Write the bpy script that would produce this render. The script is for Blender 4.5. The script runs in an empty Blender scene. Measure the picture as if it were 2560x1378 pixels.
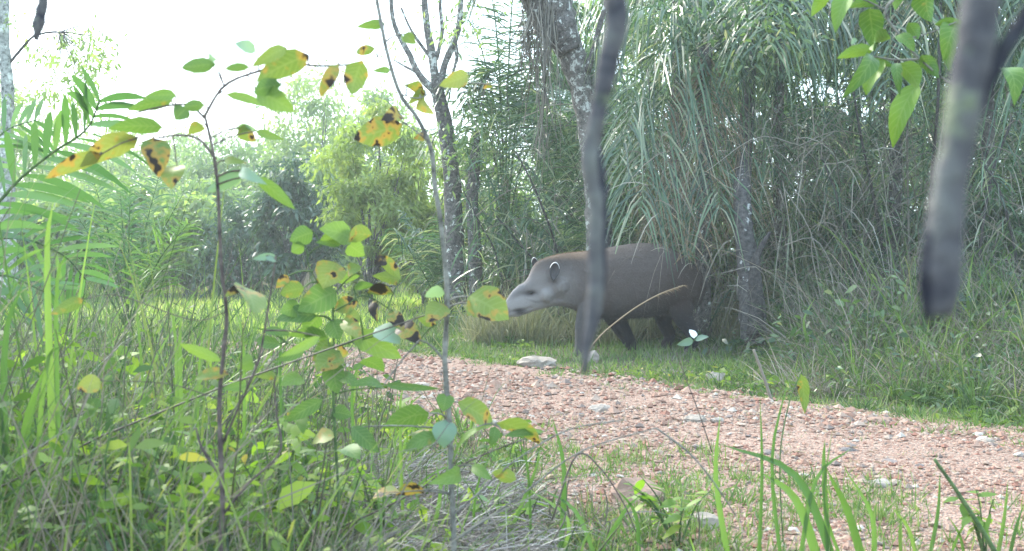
import bpy, math, random
import numpy as np
from mathutils import Vector, Matrix

random.seed(7)
rng = np.random.default_rng(7)
scene = bpy.context.scene
COL = scene.collection

# ------------------------------------------------------------------ camera, world, sun, exposure
FPX, CU, CV, HOR, CH = 2745.0, 1280.0, 689.0, 620.0, 1.0
PITCH = math.atan((CV - HOR) / FPX)
cam_d = bpy.data.cameras.new('camera'); cam = bpy.data.objects.new('camera', cam_d); COL.objects.link(cam)
cam.location = (0, 0, CH); cam.rotation_euler = (math.pi / 2 - PITCH, 0, 0)
cam_d.sensor_width = 36; cam_d.lens = 36 * FPX / 2560
cam_d.clip_start = 0.05; cam_d.clip_end = 2000
cam_d.dof.use_dof = True; cam_d.dof.focus_distance = 8.5; cam_d.dof.aperture_fstop = 5.8
scene.camera = cam

SUN_EL, SUN_AZ = math.radians(42), math.radians(-38)      # ahead and to the left of the camera
world = bpy.data.worlds.new('World'); scene.world = world; world.use_nodes = True
wn, wl = world.node_tree.nodes, world.node_tree.links
bg = wn['Background']; bg.inputs['Strength'].default_value = 0.15
sky = wn.new('ShaderNodeTexSky'); sky.sky_type = 'NISHITA'; sky.sun_disc = False
sky.sun_elevation = SUN_EL; sky.sun_rotation = SUN_AZ; sky.air_density = 1.0; sky.dust_density = 3.0
cloud = wn.new('ShaderNodeMix'); cloud.data_type = 'RGBA'; cloud.blend_type = 'MIX'
cloud.inputs[0].default_value = 0.5                     # a thin even cloud veil over the whole sky
wl.new(sky.outputs[0], cloud.inputs[6]); cloud.inputs[7].default_value = (6.9, 9.3, 10.8, 1)
wl.new(cloud.outputs[2], bg.inputs['Color'])
sun_d = bpy.data.lights.new('sun', 'SUN'); sun = bpy.data.objects.new('sun', sun_d); COL.objects.link(sun)
sun_d.energy = 2.2; sun_d.angle = math.radians(12); sun_d.color = (1.0, 0.95, 0.84)
sdir = Vector((math.sin(SUN_AZ) * math.cos(SUN_EL), math.cos(SUN_AZ) * math.cos(SUN_EL), math.sin(SUN_EL)))
sun.rotation_euler = sdir.to_track_quat('Z', 'Y').to_euler(); sun.location = (-10, 12, 20)
vs = scene.view_settings; vs.view_transform = 'Standard'; vs.look = 'None'; vs.gamma = 1; vs.use_curve_mapping = False
vs.exposure = 1.65
scene.cycles.use_denoising = True
scene.cycles.max_bounces = 8; scene.cycles.transmission_bounces = 4; scene.cycles.volume_bounces = 1
scene.cycles.diffuse_bounces = 4

# ------------------------------------------------------------------ mapping photo position + distance -> place
cp, sp = math.cos(PITCH), math.sin(PITCH)
def ray(u, v):
    x = (u - CU) / FPX; y = -(v - CV) / FPX
    return np.array([x, cp + y * sp, -sp + y * cp])
def P(u, v, D):
    r = ray(u, v); return np.array([0, 0, CH]) + r * (D / r[1])

# ------------------------------------------------------------------ terrain shape
CL = np.array([(6.5, -1.0), (4.2, 2.1), (2.35, 4.6), (0.85, 6.3), (-0.9, 8.0), (-2.2, 9.9), (-3.1, 11.2), (-3.9, 12.5)])
nearw = lambda y: 1 + 0.5 * np.clip((6.2 - y) / 2.4, 0, 1)
def track_side(x, y):
    """signed distance from the track's centre line, positive on the forest side"""
    x = np.asarray(x, float); y = np.asarray(y, float)
    best = np.full(x.shape, 1e9); sg = np.ones(x.shape)
    for a, b in zip(CL[:-1], CL[1:]):
        d = b - a; L2 = d @ d
        t = np.clip(((x - a[0]) * d[0] + (y - a[1]) * d[1]) / L2, 0, 1)
        px, py = a[0] + t * d[0], a[1] + t * d[1]
        ds = np.hypot(x - px, y - py)
        s = np.sign(d[1] * (x - px) - d[0] * (y - py))
        m = ds < best; best = np.where(m, ds, best); sg = np.where(m, s, sg)
    d = best * sg
    return np.where(d < 0, d / nearw(y), d)
def wob(x, y):
    return (np.sin(x * 2.1 + 1.3 * np.sin(y * 1.7)) * 0.5 + np.sin(y * 2.9 + x * 1.1 + 2) * 0.3 + np.sin(x * 5.3 - y * 4.1) * 0.2)
def H(x, y):
    x = np.asarray(x, float); y = np.asarray(y, float)
    h = 0.035 * np.sin(x * 0.7 + 0.4) * np.cos(y * 0.5) + 0.012 * np.sin(x * 2.3 + y * 1.7)
    d = track_side(x, y)
    h = h * np.clip(np.abs(d) / 1.6, 0.25, 1)
    bank = np.clip((d - 2.0) / 3.0, 0, 1) * np.clip((x - 1.5) / 2.0, 0, 1)
    h = h + 0.38 * bank * bank * (3 - 2 * bank)
    return h
def G(u, v):
    """ground point seen at a photo position"""
    r = ray(u, v); z = 0.0
    for _ in range(12):
        t = (z - CH) / r[2]; p = np.array([0, 0, CH]) + r * t; z = float(H(p[0], p[1]))
    return p
def GX(u, D):
    """ground point under a photo column at a given distance"""
    x = (u - CU) / FPX * D
    return np.array([x, D, float(H(x, D))])

# ------------------------------------------------------------------ object helpers
ORG = {}
def empty(name, loc, label=None, cat=None, group=None):
    o = bpy.data.objects.new(name, None); COL.objects.link(o); o.location = tuple(float(c) for c in loc); o.empty_display_size = 0.1
    ORG[o.name] = np.array(loc, float)
    if label: o['label'] = label
    if cat: o['category'] = cat
    if group: o['group'] = group
    return o
def mesh(name, V, F, var=None, smooth=True, mats=(), midx=None, extra=None):
    V = np.ascontiguousarray(V, dtype=np.float32)
    if not isinstance(F, (list, tuple)): F = [F]
    F = [np.asarray(f, dtype=np.int32) for f in F if len(f)]
    me = bpy.data.meshes.new(name)
    me.vertices.add(len(V)); me.vertices.foreach_set('co', V.ravel())
    loops = np.concatenate([f.ravel() for f in F]); counts = np.concatenate([np.full(len(f), f.shape[1], np.int32) for f in F])
    me.loops.add(len(loops)); me.loops.foreach_set('vertex_index', loops)
    me.polygons.add(len(counts)); starts = np.zeros(len(counts), np.int32); starts[1:] = np.cumsum(counts)[:-1]
    me.polygons.foreach_set('loop_start', starts)
    me.polygons.foreach_set('use_smooth', np.full(len(counts), smooth))
    if midx is not None: me.polygons.foreach_set('material_index', np.asarray(midx, np.int32))
    if var is not None:
        a = me.attributes.new('var', 'FLOAT', 'POINT'); a.data.foreach_set('value', np.asarray(var, np.float32))
    for k, arr in (extra or {}).items():
        a = me.attributes.new(k, 'FLOAT', 'POINT'); a.data.foreach_set('value', np.asarray(arr, np.float32))
    for m in mats: me.materials.append(m)
    me.update(calc_edges=True); me.validate()
    return me
def put(name, V, F, mat, parent=None, loc=None, label=None, cat=None, group=None, kind=None, var=None, smooth=True, midx=None, extra=None):
    """links world-space geometry as ONE object, child of parent or top-level with its origin at loc"""
    base = ORG[parent.name] if parent is not None else (np.array(loc, float) if loc is not None else np.zeros(3))
    mats = mat if isinstance(mat, (list, tuple)) else [mat]
    me = mesh(name, np.asarray(V, float) - base, F, var, smooth, mats, midx, extra)
    o = bpy.data.objects.new(name, me); COL.objects.link(o)
    if parent is not None: o.parent = parent
    else: o.location = tuple(float(c) for c in base)
    ORG[o.name] = base
    if label: o['label'] = label
    if cat: o['category'] = cat
    if group: o['group'] = group
    if kind: o['kind'] = kind
    return o
class MB:
    def __init__(s): s.V = []; s.F = {3: [], 4: []}; s.var = []; s.n = 0; s.mi = {3: [], 4: []}
    def add(s, V, F, var=None, mi=0):
        V = np.asarray(V, float); 
        if not isinstance(F, list): F = [F]
        s.V.append(V)
        for f in F:
            f = np.asarray(f, np.int32)
            if len(f): s.F[f.shape[1]].append(f + s.n); s.mi[f.shape[1]].append(np.full(len(f), mi, np.int32))
        s.var.append(np.full(len(V), 0.5) if var is None else np.broadcast_to(np.asarray(var, float), (len(V),)))
        s.n += len(V); return s
    def get(s):
        F, M = [], []
        for k in (3, 4):
            if s.F[k]: F.append(np.concatenate(s.F[k])); M.append(np.concatenate(s.mi[k]))
        return np.concatenate(s.V), F, np.concatenate(s.var), np.concatenate(M)
    def put(s, name, mat, parent=None, **k):
        V, F, var, M = s.get()
        return put(name, V, F, mat, parent, var=var, midx=M, **k)
def nrm(a): return a / np.maximum(np.linalg.norm(a, axis=-1, keepdims=True), 1e-9)
def smoothpath(pts, rad, n):
    """Catmull-Rom through the points, n samples"""
    pts = np.asarray(pts, float); rad = np.asarray(rad, float)
    if len(pts) < 3:
        t = np.linspace(0, 1, n)[:, None]; return pts[0] * (1 - t) + pts[-1] * t, rad[0] * (1 - t[:, 0]) + rad[-1] * t[:, 0]
    A = np.column_stack([pts, rad]); A = np.vstack([2 * A[0] - A[1], A, 2 * A[-1] - A[-2]])
    m = len(pts) - 1; out = []
    for s in np.linspace(0, m, n):
        i = min(int(s), m - 1); t = s - i
        p0, p1, p2, p3 = A[i:i + 4]
        out.append(0.5 * ((2 * p1) + (-p0 + p2) * t + (2 * p0 - 5 * p1 + 4 * p2 - p3) * t * t + (-p0 + 3 * p1 - 3 * p2 + p3) * t ** 3))
    out = np.array(out); return out[:, :3], np.maximum(out[:, 3], 1e-4)
def tube(pts, rad, sides=8, n=None, rough=0.0, cap=True):
    pts = np.asarray(pts, float); rad = np.broadcast_to(np.asarray(rad, float), (len(pts),)).copy()
    if n: pts, rad = smoothpath(pts, rad, n)
    T = np.gradient(pts, axis=0); T = nrm(T)
    ref = np.array([0.3, 0.9, 0.1]) if abs(T[0][2]) > 0.6 else np.array([0, 0, 1.0])
    X = np.zeros_like(pts); x = nrm(np.cross(T[0], ref))
    for i in range(len(pts)):
        x = nrm(x - T[i] * (x @ T[i])); X[i] = x
    Y = np.cross(T, X)
    a = np.linspace(0, 2 * np.pi, sides, endpoint=False)
    R = rad[:, None] * (1 + (rng.normal(0, rough, (len(pts), sides)) if rough else 0))
    V = pts[:, None] + X[:, None] * (np.cos(a)[None, :, None] * R[..., None]) + Y[:, None] * (np.sin(a)[None, :, None] * R[..., None])
    V = V.reshape(-1, 3); i = np.arange(len(pts) - 1)[:, None] * sides; j = np.arange(sides)[None]
    F = np.stack([i + j, i + (j + 1) % sides, i + sides + (j + 1) % sides, i + sides + j], -1).reshape(-1, 4)
    if cap:
        V = np.vstack([V, pts[0], pts[-1]]); c0, c1 = len(V) - 2, len(V) - 1; b = (len(pts) - 1) * sides
        t = np.concatenate([np.stack([(j[0] + 1) % sides, j[0], np.full(sides, c0)], -1), np.stack([b + j[0], b + (j[0] + 1) % sides, np.full(sides, c1)], -1)])
        return V, [F, t]
    return V, [F]
PROF = {'blade': lambda t: np.clip(1 - t ** 2.2, 0.03, 1) * np.clip(0.55 + 2.5 * t, 0, 1),
        'leaf': lambda t: np.sin(np.pi * np.clip(t, 0.02, 0.985) ** 0.8) ** 0.8,
        'lance': lambda t: np.sin(np.pi * np.clip(t * 0.93 + 0.05, 0, 1)) ** 0.6}
def strips(Pn, D, L, W, droop=0.3, nseg=3, prof='blade', side=None, var=None):
    """many curved tapering blades at once: returns V, F(quads), var"""
    Pn = np.asarray(Pn, float); N = len(Pn); D = nrm(np.broadcast_to(np.asarray(D, float), (N, 3)))
    L = np.broadcast_to(np.asarray(L, float), (N,)); W = np.broadcast_to(np.asarray(W, float), (N,)); dr = np.broadcast_to(np.asarray(droop, float), (N,))
    t = np.linspace(0, 1, nseg + 1)
    C = Pn[:, None] + D[:, None] * (L[:, None] * t)[..., None]
    C[..., 2] -= (L * dr)[:, None] * t ** 2
    if side is None:
        r = rng.normal(size=(N, 3)); side = np.cross(D, r)
    S = nrm(np.broadcast_to(side, (N, 3)))
    w = PROF[prof](t)
    off = S[:, None] * (W[:, None] * 0.5 * w)[..., None]
    V = np.stack([C - off, C + off], 2).reshape(-1, 3)
    k = np.arange(N)[:, None] * (2 * (nseg + 1)) + 2 * np.arange(nseg)[None]
    F = np.stack([k, k + 1, k + 3, k + 2], -1).reshape(-1, 4)
    if var is None: var = rng.random(N)
    return V, F, np.repeat(np.broadcast_to(var, (N,)), 2 * (nseg + 1))

# ------------------------------------------------------------------ materials
def newmat(name):
    m = bpy.data.materials.new(name); m.use_nodes = True
    return m, m.node_tree.nodes, m.node_tree.links
def ramp(nt, stops, interp='LINEAR'):
    r = nt.nodes.new('ShaderNodeValToRGB'); r.color_ramp.interpolation = interp; e = r.color_ramp.elements
    while len(e) < len(stops): e.new(0.5)
    for el, (p, c) in zip(e, stops): el.position = p; el.color = tuple(c) + (1,)
    return r
def varfac(nt, objk):
    at = nt.nodes.new('ShaderNodeAttribute'); at.attribute_name = 'var'
    oi = nt.nodes.new('ShaderNodeObjectInfo')
    m = nt.nodes.new('ShaderNodeMath'); m.operation = 'MULTIPLY_ADD'; m.inputs[1].default_value = objk
    nt.links.new(oi.outputs['Random'], m.inputs[0]); nt.links.new(at.outputs['Fac'], m.inputs[2])
    return m.outputs[0]
def noise(nt, scale, detail=3, rough=0.6, coord='Object'):
    tc = nt.nodes.new('ShaderNodeTexCoord'); n = nt.nodes.new('ShaderNodeTexNoise')
    n.inputs['Scale'].default_value = scale; n.inputs['Detail'].default_value = detail; n.inputs['Roughness'].default_value = rough
    nt.links.new(tc.outputs[coord], n.inputs['Vector']); return n.outputs['Fac']
def mixc(nt, fac, a, b, mode='MIX'):
    m = nt.nodes.new('ShaderNodeMix'); m.data_type = 'RGBA'; m.blend_type = mode
    for sock, v in ((m.inputs[0], fac), (m.inputs[6], a), (m.inputs[7], b)):
        if hasattr(v, 'is_linked') or hasattr(v, 'links'): nt.links.new(v, sock)
        elif isinstance(v, (int, float)): sock.default_value = v
        else: sock.default_value = tuple(v) + (1,)
    return m.outputs[2]
def mth(nt, op, a, b=None, c=None):
    m = nt.nodes.new('ShaderNodeMath'); m.operation = op
    for s, v in zip(m.inputs, (a, b, c)):
        if v is None: continue
        if hasattr(v, 'links'): nt.links.new(v, s)
        else: s.default_value = v
    return m.outputs[0]
def leafshader(m, col, trans, rough, spec=0.35, tcol=None):
    nt = m.node_tree; pr = nt.nodes['Principled BSDF']; out = nt.nodes['Material Output']
    nt.links.new(col, pr.inputs['Base Color']); pr.inputs['Roughness'].default_value = rough; pr.inputs['Specular IOR Level'].default_value = spec
    tr = nt.nodes.new('ShaderNodeBsdfTranslucent')
    hs = mixc(nt, 1.0, col, tcol or (1.9, 2.1, 0.9), 'MULTIPLY'); nt.links.new(hs, tr.inputs['Color'])
    mx = nt.nodes.new('ShaderNodeMixShader'); mx.inputs[0].default_value = trans
    nt.links.new(pr.outputs[0], mx.inputs[1]); nt.links.new(tr.outputs[0], mx.inputs[2]); nt.links.new(mx.outputs[0], out.inputs['Surface'])
def leafmat(name, stops, trans=0.35, rough=0.45, objk=0.0, spec=0.35, tcol=None):
    m, n, l = newmat(name); nt = m.node_tree
    r = ramp(nt, stops); l.new(varfac(nt, objk), r.inputs[0])
    nz = noise(nt, 9.0, 2)
    c = mixc(nt, mth(nt, 'MULTIPLY', nz, 0.35), r.outputs[0], (0.03, 0.05, 0.02))
    leafshader(m, c, trans, rough, spec, tcol); return m
def spotmat(name, stops, t_or, t_bl, scale=26, trans=0.4):
    m, n, l = newmat(name); nt = m.node_tree
    r = ramp(nt, stops); l.new(varfac(nt, 1.0), r.inputs[0])
    nz = noise(nt, scale, 2.5, 0.55); mott = noise(nt, 120, 2, 0.6)
    c = mixc(nt, mth(nt, 'MULTIPLY', mott, 0.3), r.outputs[0], (0.10, 0.17, 0.02))
    a1 = nt.nodes.new('ShaderNodeAttribute'); a1.attribute_name = 'rib'; a2 = nt.nodes.new('ShaderNodeAttribute'); a2.attribute_name = 'along'
    wv = mth(nt, 'SINE', mth(nt, 'MULTIPLY', mth(nt, 'SUBTRACT', a2.outputs['Fac'], mth(nt, 'MULTIPLY', a1.outputs['Fac'], 0.22)), 50.0))
    vein = mth(nt, 'MAXIMUM', mth(nt, 'GREATER_THAN', wv, 0.82), mth(nt, 'LESS_THAN', a1.outputs['Fac'], 0.07))
    c = mixc(nt, mth(nt, 'MULTIPLY', vein, 0.17), c, (0.32, 0.38, 0.16))
    of = nt.nodes.new('ShaderNodeMapRange'); of.inputs[1].default_value = t_or - 0.05; of.inputs[2].default_value = t_or + 0.05; l.new(nz, of.inputs[0])
    c = mixc(nt, mth(nt, 'MULTIPLY', of.outputs[0], 0.8), c, (0.36, 0.20, 0.05))
    bf = nt.nodes.new('ShaderNodeMapRange'); bf.inputs[1].default_value = t_bl - 0.012; bf.inputs[2].default_value = t_bl + 0.02; l.new(nz, bf.inputs[0])
    c = mixc(nt, bf.outputs[0], c, (0.022, 0.016, 0.014))
    leafshader(m, c, trans * .8, 0.5, 0.3, (1.45, 1.5, 0.9)); return m
def barkmat(name, a, b, lichen=0.0, lscale=14, lcol=(0.62, 0.64, 0.6), dark=(0.03, 0.028, 0.03)):
    m, n, l = newmat(name); nt = m.node_tree; pr = n['Principled BSDF']; pr.inputs['Roughness'].default_value = 0.9; pr.inputs['Specular IOR Level'].default_value = 0.2
    nz = noise(nt, 30, 4, 0.65)
    r = ramp(nt, [(0.3, dark), (0.48, a), (0.7, b)]); l.new(nz, r.inputs[0]); c = r.outputs[0]
    if lichen > 0:
        ln = noise(nt, lscale, 5, 0.7); mr = nt.nodes.new('ShaderNodeMapRange'); th = 0.72 - 0.3 * lichen
        mr.inputs[1].default_value = th; mr.inputs[2].default_value = th + 0.06; l.new(ln, mr.inputs[0])
        c = mixc(nt, mr.outputs[0], c, lcol)
    l.new(c, pr.inputs['Base Color'])
    bp = nt.nodes.new('ShaderNodeBump'); bp.inputs['Strength'].default_value = 0.6; bp.inputs['Distance'].default_value = 0.01
    l.new(noise(nt, 60, 4, 0.7), bp.inputs['Height']); l.new(bp.outputs[0], pr.inputs['Normal']); return m
def stonemat(name, stops, objk, interp='CONSTANT'):
    m, n, l = newmat(name); nt = m.node_tree; pr = n['Principled BSDF']; pr.inputs['Roughness'].default_value = 0.85; pr.inputs['Specular IOR Level'].default_value = 0.25
    r = ramp(nt, stops, interp); l.new(mth(nt, 'FRACT', varfac(nt, objk)), r.inputs[0])
    nz = noise(nt, 40, 4, 0.7); c = mixc(nt, mth(nt, 'MULTIPLY', nz, 0.7), r.outputs[0], (0.15, 0.09, 0.07))
    l.new(c, pr.inputs['Base Color'])
    bp = nt.nodes.new('ShaderNodeBump'); bp.inputs['Strength'].default_value = 0.5; bp.inputs['Distance'].default_value = 0.008
    l.new(noise(nt, 90, 3, 0.7), bp.inputs['Height']); l.new(bp.outputs[0], pr.inputs['Normal']); return m

M = {}
M['grass'] = leafmat('grass_green', [(0, (0.016, 0.036, 0.022)), (0.3, (0.045, 0.09, 0.035)), (0.55, (0.10, 0.175, 0.055)), (0.78, (0.17, 0.21, 0.085)), (0.87, (0.21, 0.18, 0.15)), (1, (0.34, 0.3, 0.27))], 0.3, 0.5)
M['bankgrass'] = leafmat('bank_grass_green', [(0, (0.035, 0.07, 0.03)), (0.4, (0.07, 0.13, 0.045)), (0.75, (0.14, 0.21, 0.07)), (0.92, (0.26, 0.26, 0.15)), (1, (0.36, 0.33, 0.24))], 0.3, 0.55)
M['weedleaf'] = leafmat('weed_leaf', [(0, (0.03, 0.07, 0.025)), (0.5, (0.08, 0.145, 0.035)), (0.85, (0.2, 0.27, 0.06)), (1, (0.3, 0.22, 0.08))], 0.35, 0.55, 0, 0.25)
M['stemgrass'] = leafmat('weed_stem', [(0, (0.09, 0.07, 0.06)), (0.5, (0.13, 0.14, 0.07)), (1, (0.3, 0.27, 0.2))], 0.0, 0.6)
M['heap'] = leafmat('dead_grass_heap', [(0, (0.12, 0.10, 0.10)), (0.5, (0.24, 0.205, 0.20)), (0.85, (0.38, 0.34, 0.33)), (1, (0.5, 0.47, 0.45))], 0.1, 0.7, 0, .2, (1.1, 1.05, 1))
M['seedling'] = leafmat('seedling_leaf', [(0, (0.09, 0.17, 0.03)), (0.6, (0.2, 0.3, 0.05)), (1, (0.36, 0.4, 0.09))], 0.4, 0.5, 0, 0.3)
M['straw'] = leafmat('added_straw_grass', [(0, (0.16, 0.18, 0.09)), (0.5, (0.3, 0.31, 0.18)), (1, (0.48, 0.44, 0.33))], 0.3, 0.6, 0, .2, (1.2, 1.15, .9))  # pale tone for the grass added to brighten behind the rump
M['grass_short'] = leafmat('grass_short_bright', [(0, (0.07, 0.12, 0.04)), (0.6, (0.12, 0.2, 0.06)), (0.95, (0.24, 0.28, 0.13))], 0.3, 0.55)
M['grass_clear'] = leafmat('grass_clearing', [(0, (0.17, 0.26, 0.06)), (0.6, (0.29, 0.37, 0.10)), (1, (0.46, 0.45, 0.22))], 0.45, 0.6)
M['grass_dry'] = leafmat('grass_dry', [(0, (0.11, 0.095, 0.085)), (0.5, (0.24, 0.21, 0.18)), (0.85, (0.36, 0.32, 0.28)), (1, (0.48, 0.45, 0.4))], 0.25, 0.7, 0.0, 0.2, (1.1, 1.05, 0.9))
M['blade'] = leafmat('broad_blade', [(0, (0.06, 0.13, 0.04)), (0.5, (0.11, 0.2, 0.05)), (1, (0.2, 0.29, 0.08))], 0.3, 0.4, 0.9)
M['palm'] = leafmat('palm_leaflet', [(0, (0.018, 0.05, 0.035)), (0.4, (0.05, 0.11, 0.068)), (0.75, (0.11, 0.19, 0.11)), (0.92, (0.24, 0.28, 0.2)), (1, (0.38, 0.38, 0.3))], 0.32, 0.33, 0.0, 0.6)
M['palm_near'] = leafmat('palm_leaflet_near', [(0, (0.05, 0.12, 0.055)), (0.7, (0.085, 0.17, 0.075)), (1, (0.15, 0.24, 0.08))], 0.35, 0.28, 0.4, 0.7)
M['palm_dry'] = leafmat('dead_frond', [(0, (0.16, 0.10, 0.06)), (0.5, (0.28, 0.20, 0.13)), (1, (0.42, 0.33, 0.24))], 0.2, 0.7, 0, 0.2, (1.1, 1.0, 0.8))
M['far'] = leafmat('far_foliage', [(0, (0.09, 0.15, 0.075)), (0.6, (0.16, 0.24, 0.11)), (1, (0.28, 0.35, 0.15))], 0.4, 0.5)
M['farpale'] = leafmat('pale_foliage', [(0, (0.14, 0.2, 0.10)), (0.6, (0.22, 0.29, 0.14)), (1, (0.35, 0.4, 0.19))], 0.45, 0.5)
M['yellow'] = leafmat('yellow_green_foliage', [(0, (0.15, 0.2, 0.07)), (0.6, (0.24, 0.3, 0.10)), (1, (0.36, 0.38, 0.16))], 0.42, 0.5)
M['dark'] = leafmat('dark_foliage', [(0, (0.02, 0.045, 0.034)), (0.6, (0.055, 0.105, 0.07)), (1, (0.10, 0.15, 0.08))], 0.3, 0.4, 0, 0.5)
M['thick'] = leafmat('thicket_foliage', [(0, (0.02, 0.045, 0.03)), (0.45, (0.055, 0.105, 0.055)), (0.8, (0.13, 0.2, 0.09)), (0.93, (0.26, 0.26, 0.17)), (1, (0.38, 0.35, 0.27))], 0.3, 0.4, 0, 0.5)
M['shrub'] = leafmat('shrub_leaf', [(0, (0.08, 0.16, 0.03)), (0.6, (0.16, 0.26, 0.04)), (1, (0.3, 0.35, 0.06))], 0.42, 0.5, 0.8, 0.3)
G1 = [(0, (0.07, 0.14, 0.04)), (0.5, (0.11, 0.2, 0.045)), (1, (0.17, 0.26, 0.055))]
G2 = [(0, (0.11, 0.17, 0.045)), (0.5, (0.16, 0.21, 0.05)), (1, (0.24, 0.25, 0.07))]
M['lgreen'] = spotmat('sapling_leaf_green', G1, 0.74, 0.80, 22)
M['lspot'] = spotmat('sapling_leaf_spotted', G2, 0.58, 0.635, 26)
M['lrust'] = spotmat('sapling_leaf_rusty', G2, 0.49, 0.575, 26)
M['lblack'] = spotmat('sapling_leaf_blackened', G2, 0.48, 0.52, 20)
M['lpale'] = leafmat('sapling_leaf_pale', [(0, (0.15, 0.24, 0.18)), (1, (0.26, 0.36, 0.29))], 0.25, 0.4, 1, 0.4)  # paler, bluer green than the other sapling leaves
M['lbig'] = spotmat('overhang_leaf', [(0, (0.055, 0.13, 0.025)), (0.6, (0.09, 0.18, 0.03)), (1, (0.15, 0.26, 0.04))], 0.76, 0.82, 14, 0.25)
M['stem'] = barkmat('sapling_bark', (0.10, 0.075, 0.07), (0.17, 0.14, 0.12))
M['stempale'] = barkmat('sapling_bark_grey', (0.17, 0.16, 0.14), (0.28, 0.27, 0.24))
M['stemgreen'] = barkmat('green_stem', (0.08, 0.13, 0.05), (0.14, 0.2, 0.08), dark=(0.05, 0.08, 0.04))
M['bark'] = barkmat('bark_grey', (0.10, 0.09, 0.085), (0.19, 0.17, 0.16), 0.45)
M['barkdark'] = barkmat('bark_dark', (0.05, 0.045, 0.045), (0.10, 0.09, 0.085), 0.1)
M['lichen'] = barkmat('bark_lichen', (0.13, 0.12, 0.11), (0.2, 0.18, 0.17), 0.62, 12, (0.5, 0.51, 0.48))
M['patch'] = barkmat('bark_patched', (0.07, 0.065, 0.065), (0.12, 0.11, 0.11), 0.42, 7, (0.46, 0.46, 0.46))
M['palebark'] = barkmat('bark_pale', (0.28, 0.29, 0.27), (0.42, 0.43, 0.4), 0.6, 8)
M['hang'] = barkmat('hanging_branch_bark', (0.10, 0.094, 0.10), (0.16, 0.16, 0.15), 0.5, 9, (0.17, 0.19, 0.13), (0.03, 0.03, 0.045))
M['hangdark'] = barkmat('hanging_branch_dark_bark_and_shade', (0.03, 0.03, 0.04), (0.05, 0.05, 0.06), 0.1, 9, (0.2, 0.22, 0.15), (0.012, 0.012, 0.02))  # dark limbs, and the painted shaded edge of the thin branch
M['peb'] = stonemat('gravel_stone', [(0, (0.33, 0.19, 0.14)), (0.25, (0.40, 0.26, 0.2)), (0.48, (0.46, 0.33, 0.26)), (0.63, (0.27, 0.12, 0.085)), (0.76, (0.44, 0.34, 0.28)), (0.87, (0.2, 0.165, 0.15)), (0.965, (0.55, 0.5, 0.44))], 0.0)
M['pebo'] = stonemat('loose_stone', [(0, (0.33, 0.2, 0.15)), (0.35, (0.42, 0.29, 0.23)), (0.6, (0.5, 0.39, 0.32)), (0.78, (0.25, 0.22, 0.21)), (0.9, (0.58, 0.54, 0.5))], 1.0)
M['rock'] = stonemat('pale_rock', [(0, (0.33, 0.30, 0.26)), (0.5, (0.40, 0.36, 0.32))], 1.0)
M['rockdark'] = stonemat('dark_rock', [(0, (0.17, 0.17, 0.175)), (0.5, (0.22, 0.2, 0.2))], 1.0)
M['rockred'] = stonemat('reddish_rock', [(0, (0.33, 0.22, 0.17)), (0.5, (0.38, 0.26, 0.21))], 1.0)

def groundmat(name, cols, s1, s2, fine, bump=0.02):
    m, n, l = newmat(name); nt = m.node_tree; pr = n['Principled BSDF']; pr.inputs['Roughness'].default_value = 0.95; pr.inputs['Specular IOR Level'].default_value = 0.15
    r = ramp(nt, cols); l.new(noise(nt, s1, 6, 0.7), r.inputs[0])
    tc = nt.nodes.new('ShaderNodeTexCoord'); vo = nt.nodes.new('ShaderNodeTexVoronoi'); vo.inputs['Scale'].default_value = s2; l.new(tc.outputs['Object'], vo.inputs['Vector'])
    sep = nt.nodes.new('ShaderNodeSeparateColor'); l.new(vo.outputs['Color'], sep.inputs[0])
    rr = ramp(nt, fine); l.new(sep.outputs[0], rr.inputs[0])
    c = mixc(nt, 0.6, r.outputs[0], rr.outputs[0]); l.new(c, pr.inputs['Base Color'])
    bp = nt.nodes.new('ShaderNodeBump'); bp.inputs['Strength'].default_value = 0.9; bp.inputs['Distance'].default_value = bump
    l.new(vo.outputs['Distance'], bp.inputs['Height']); l.new(bp.outputs[0], pr.inputs['Normal']); return m
M['ground'] = groundmat('soil_litter', [(0.3, (0.07, 0.06, 0.04)), (0.5, (0.12, 0.11, 0.07)), (0.7, (0.10, 0.14, 0.05))], 1.6, 45, [(0, (0.06, 0.05, 0.035)), (0.6, (0.14, 0.12, 0.085)), (1, (0.2, 0.18, 0.13))])
M['track'] = groundmat('gravel_bed', [(0.3, (0.15, 0.11, 0.085)), (0.45, (0.27, 0.175, 0.135)), (0.6, (0.31, 0.2, 0.155)), (0.75, (0.18, 0.15, 0.11))], 2.2, 75, [(0, (0.17, 0.09, 0.07)), (0.5, (0.33, 0.22, 0.18)), (1, (0.47, 0.38, 0.32))])

# ------------------------------------------------------------------ ground and track
def grid(xs, ys):
    X, Y = np.meshgrid(xs, ys); nx, ny = len(xs), len(ys)
    i = np.arange(ny - 1)[:, None] * nx; j = np.arange(nx - 1)[None]
    F = np.stack([i + j, i + j + 1, i + nx + j + 1, i + nx + j], -1).reshape(-1, 4)
    return X, Y, F
xs = np.concatenate([-np.geomspace(500, 12.2, 16), np.arange(-12, 12.01, 0.16), np.geomspace(12.2, 500, 16)])
ys = np.concatenate([-np.geomspace(300, 3.2, 10), np.arange(-3, 26.01, 0.16), np.geomspace(26.4, 600, 24)])
X, Y, F = grid(xs, ys); Z = H(X, Y) - 0.004
put('ground', np.stack([X, Y, Z], -1).reshape(-1, 3), F, M['ground'], kind='structure')
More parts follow.
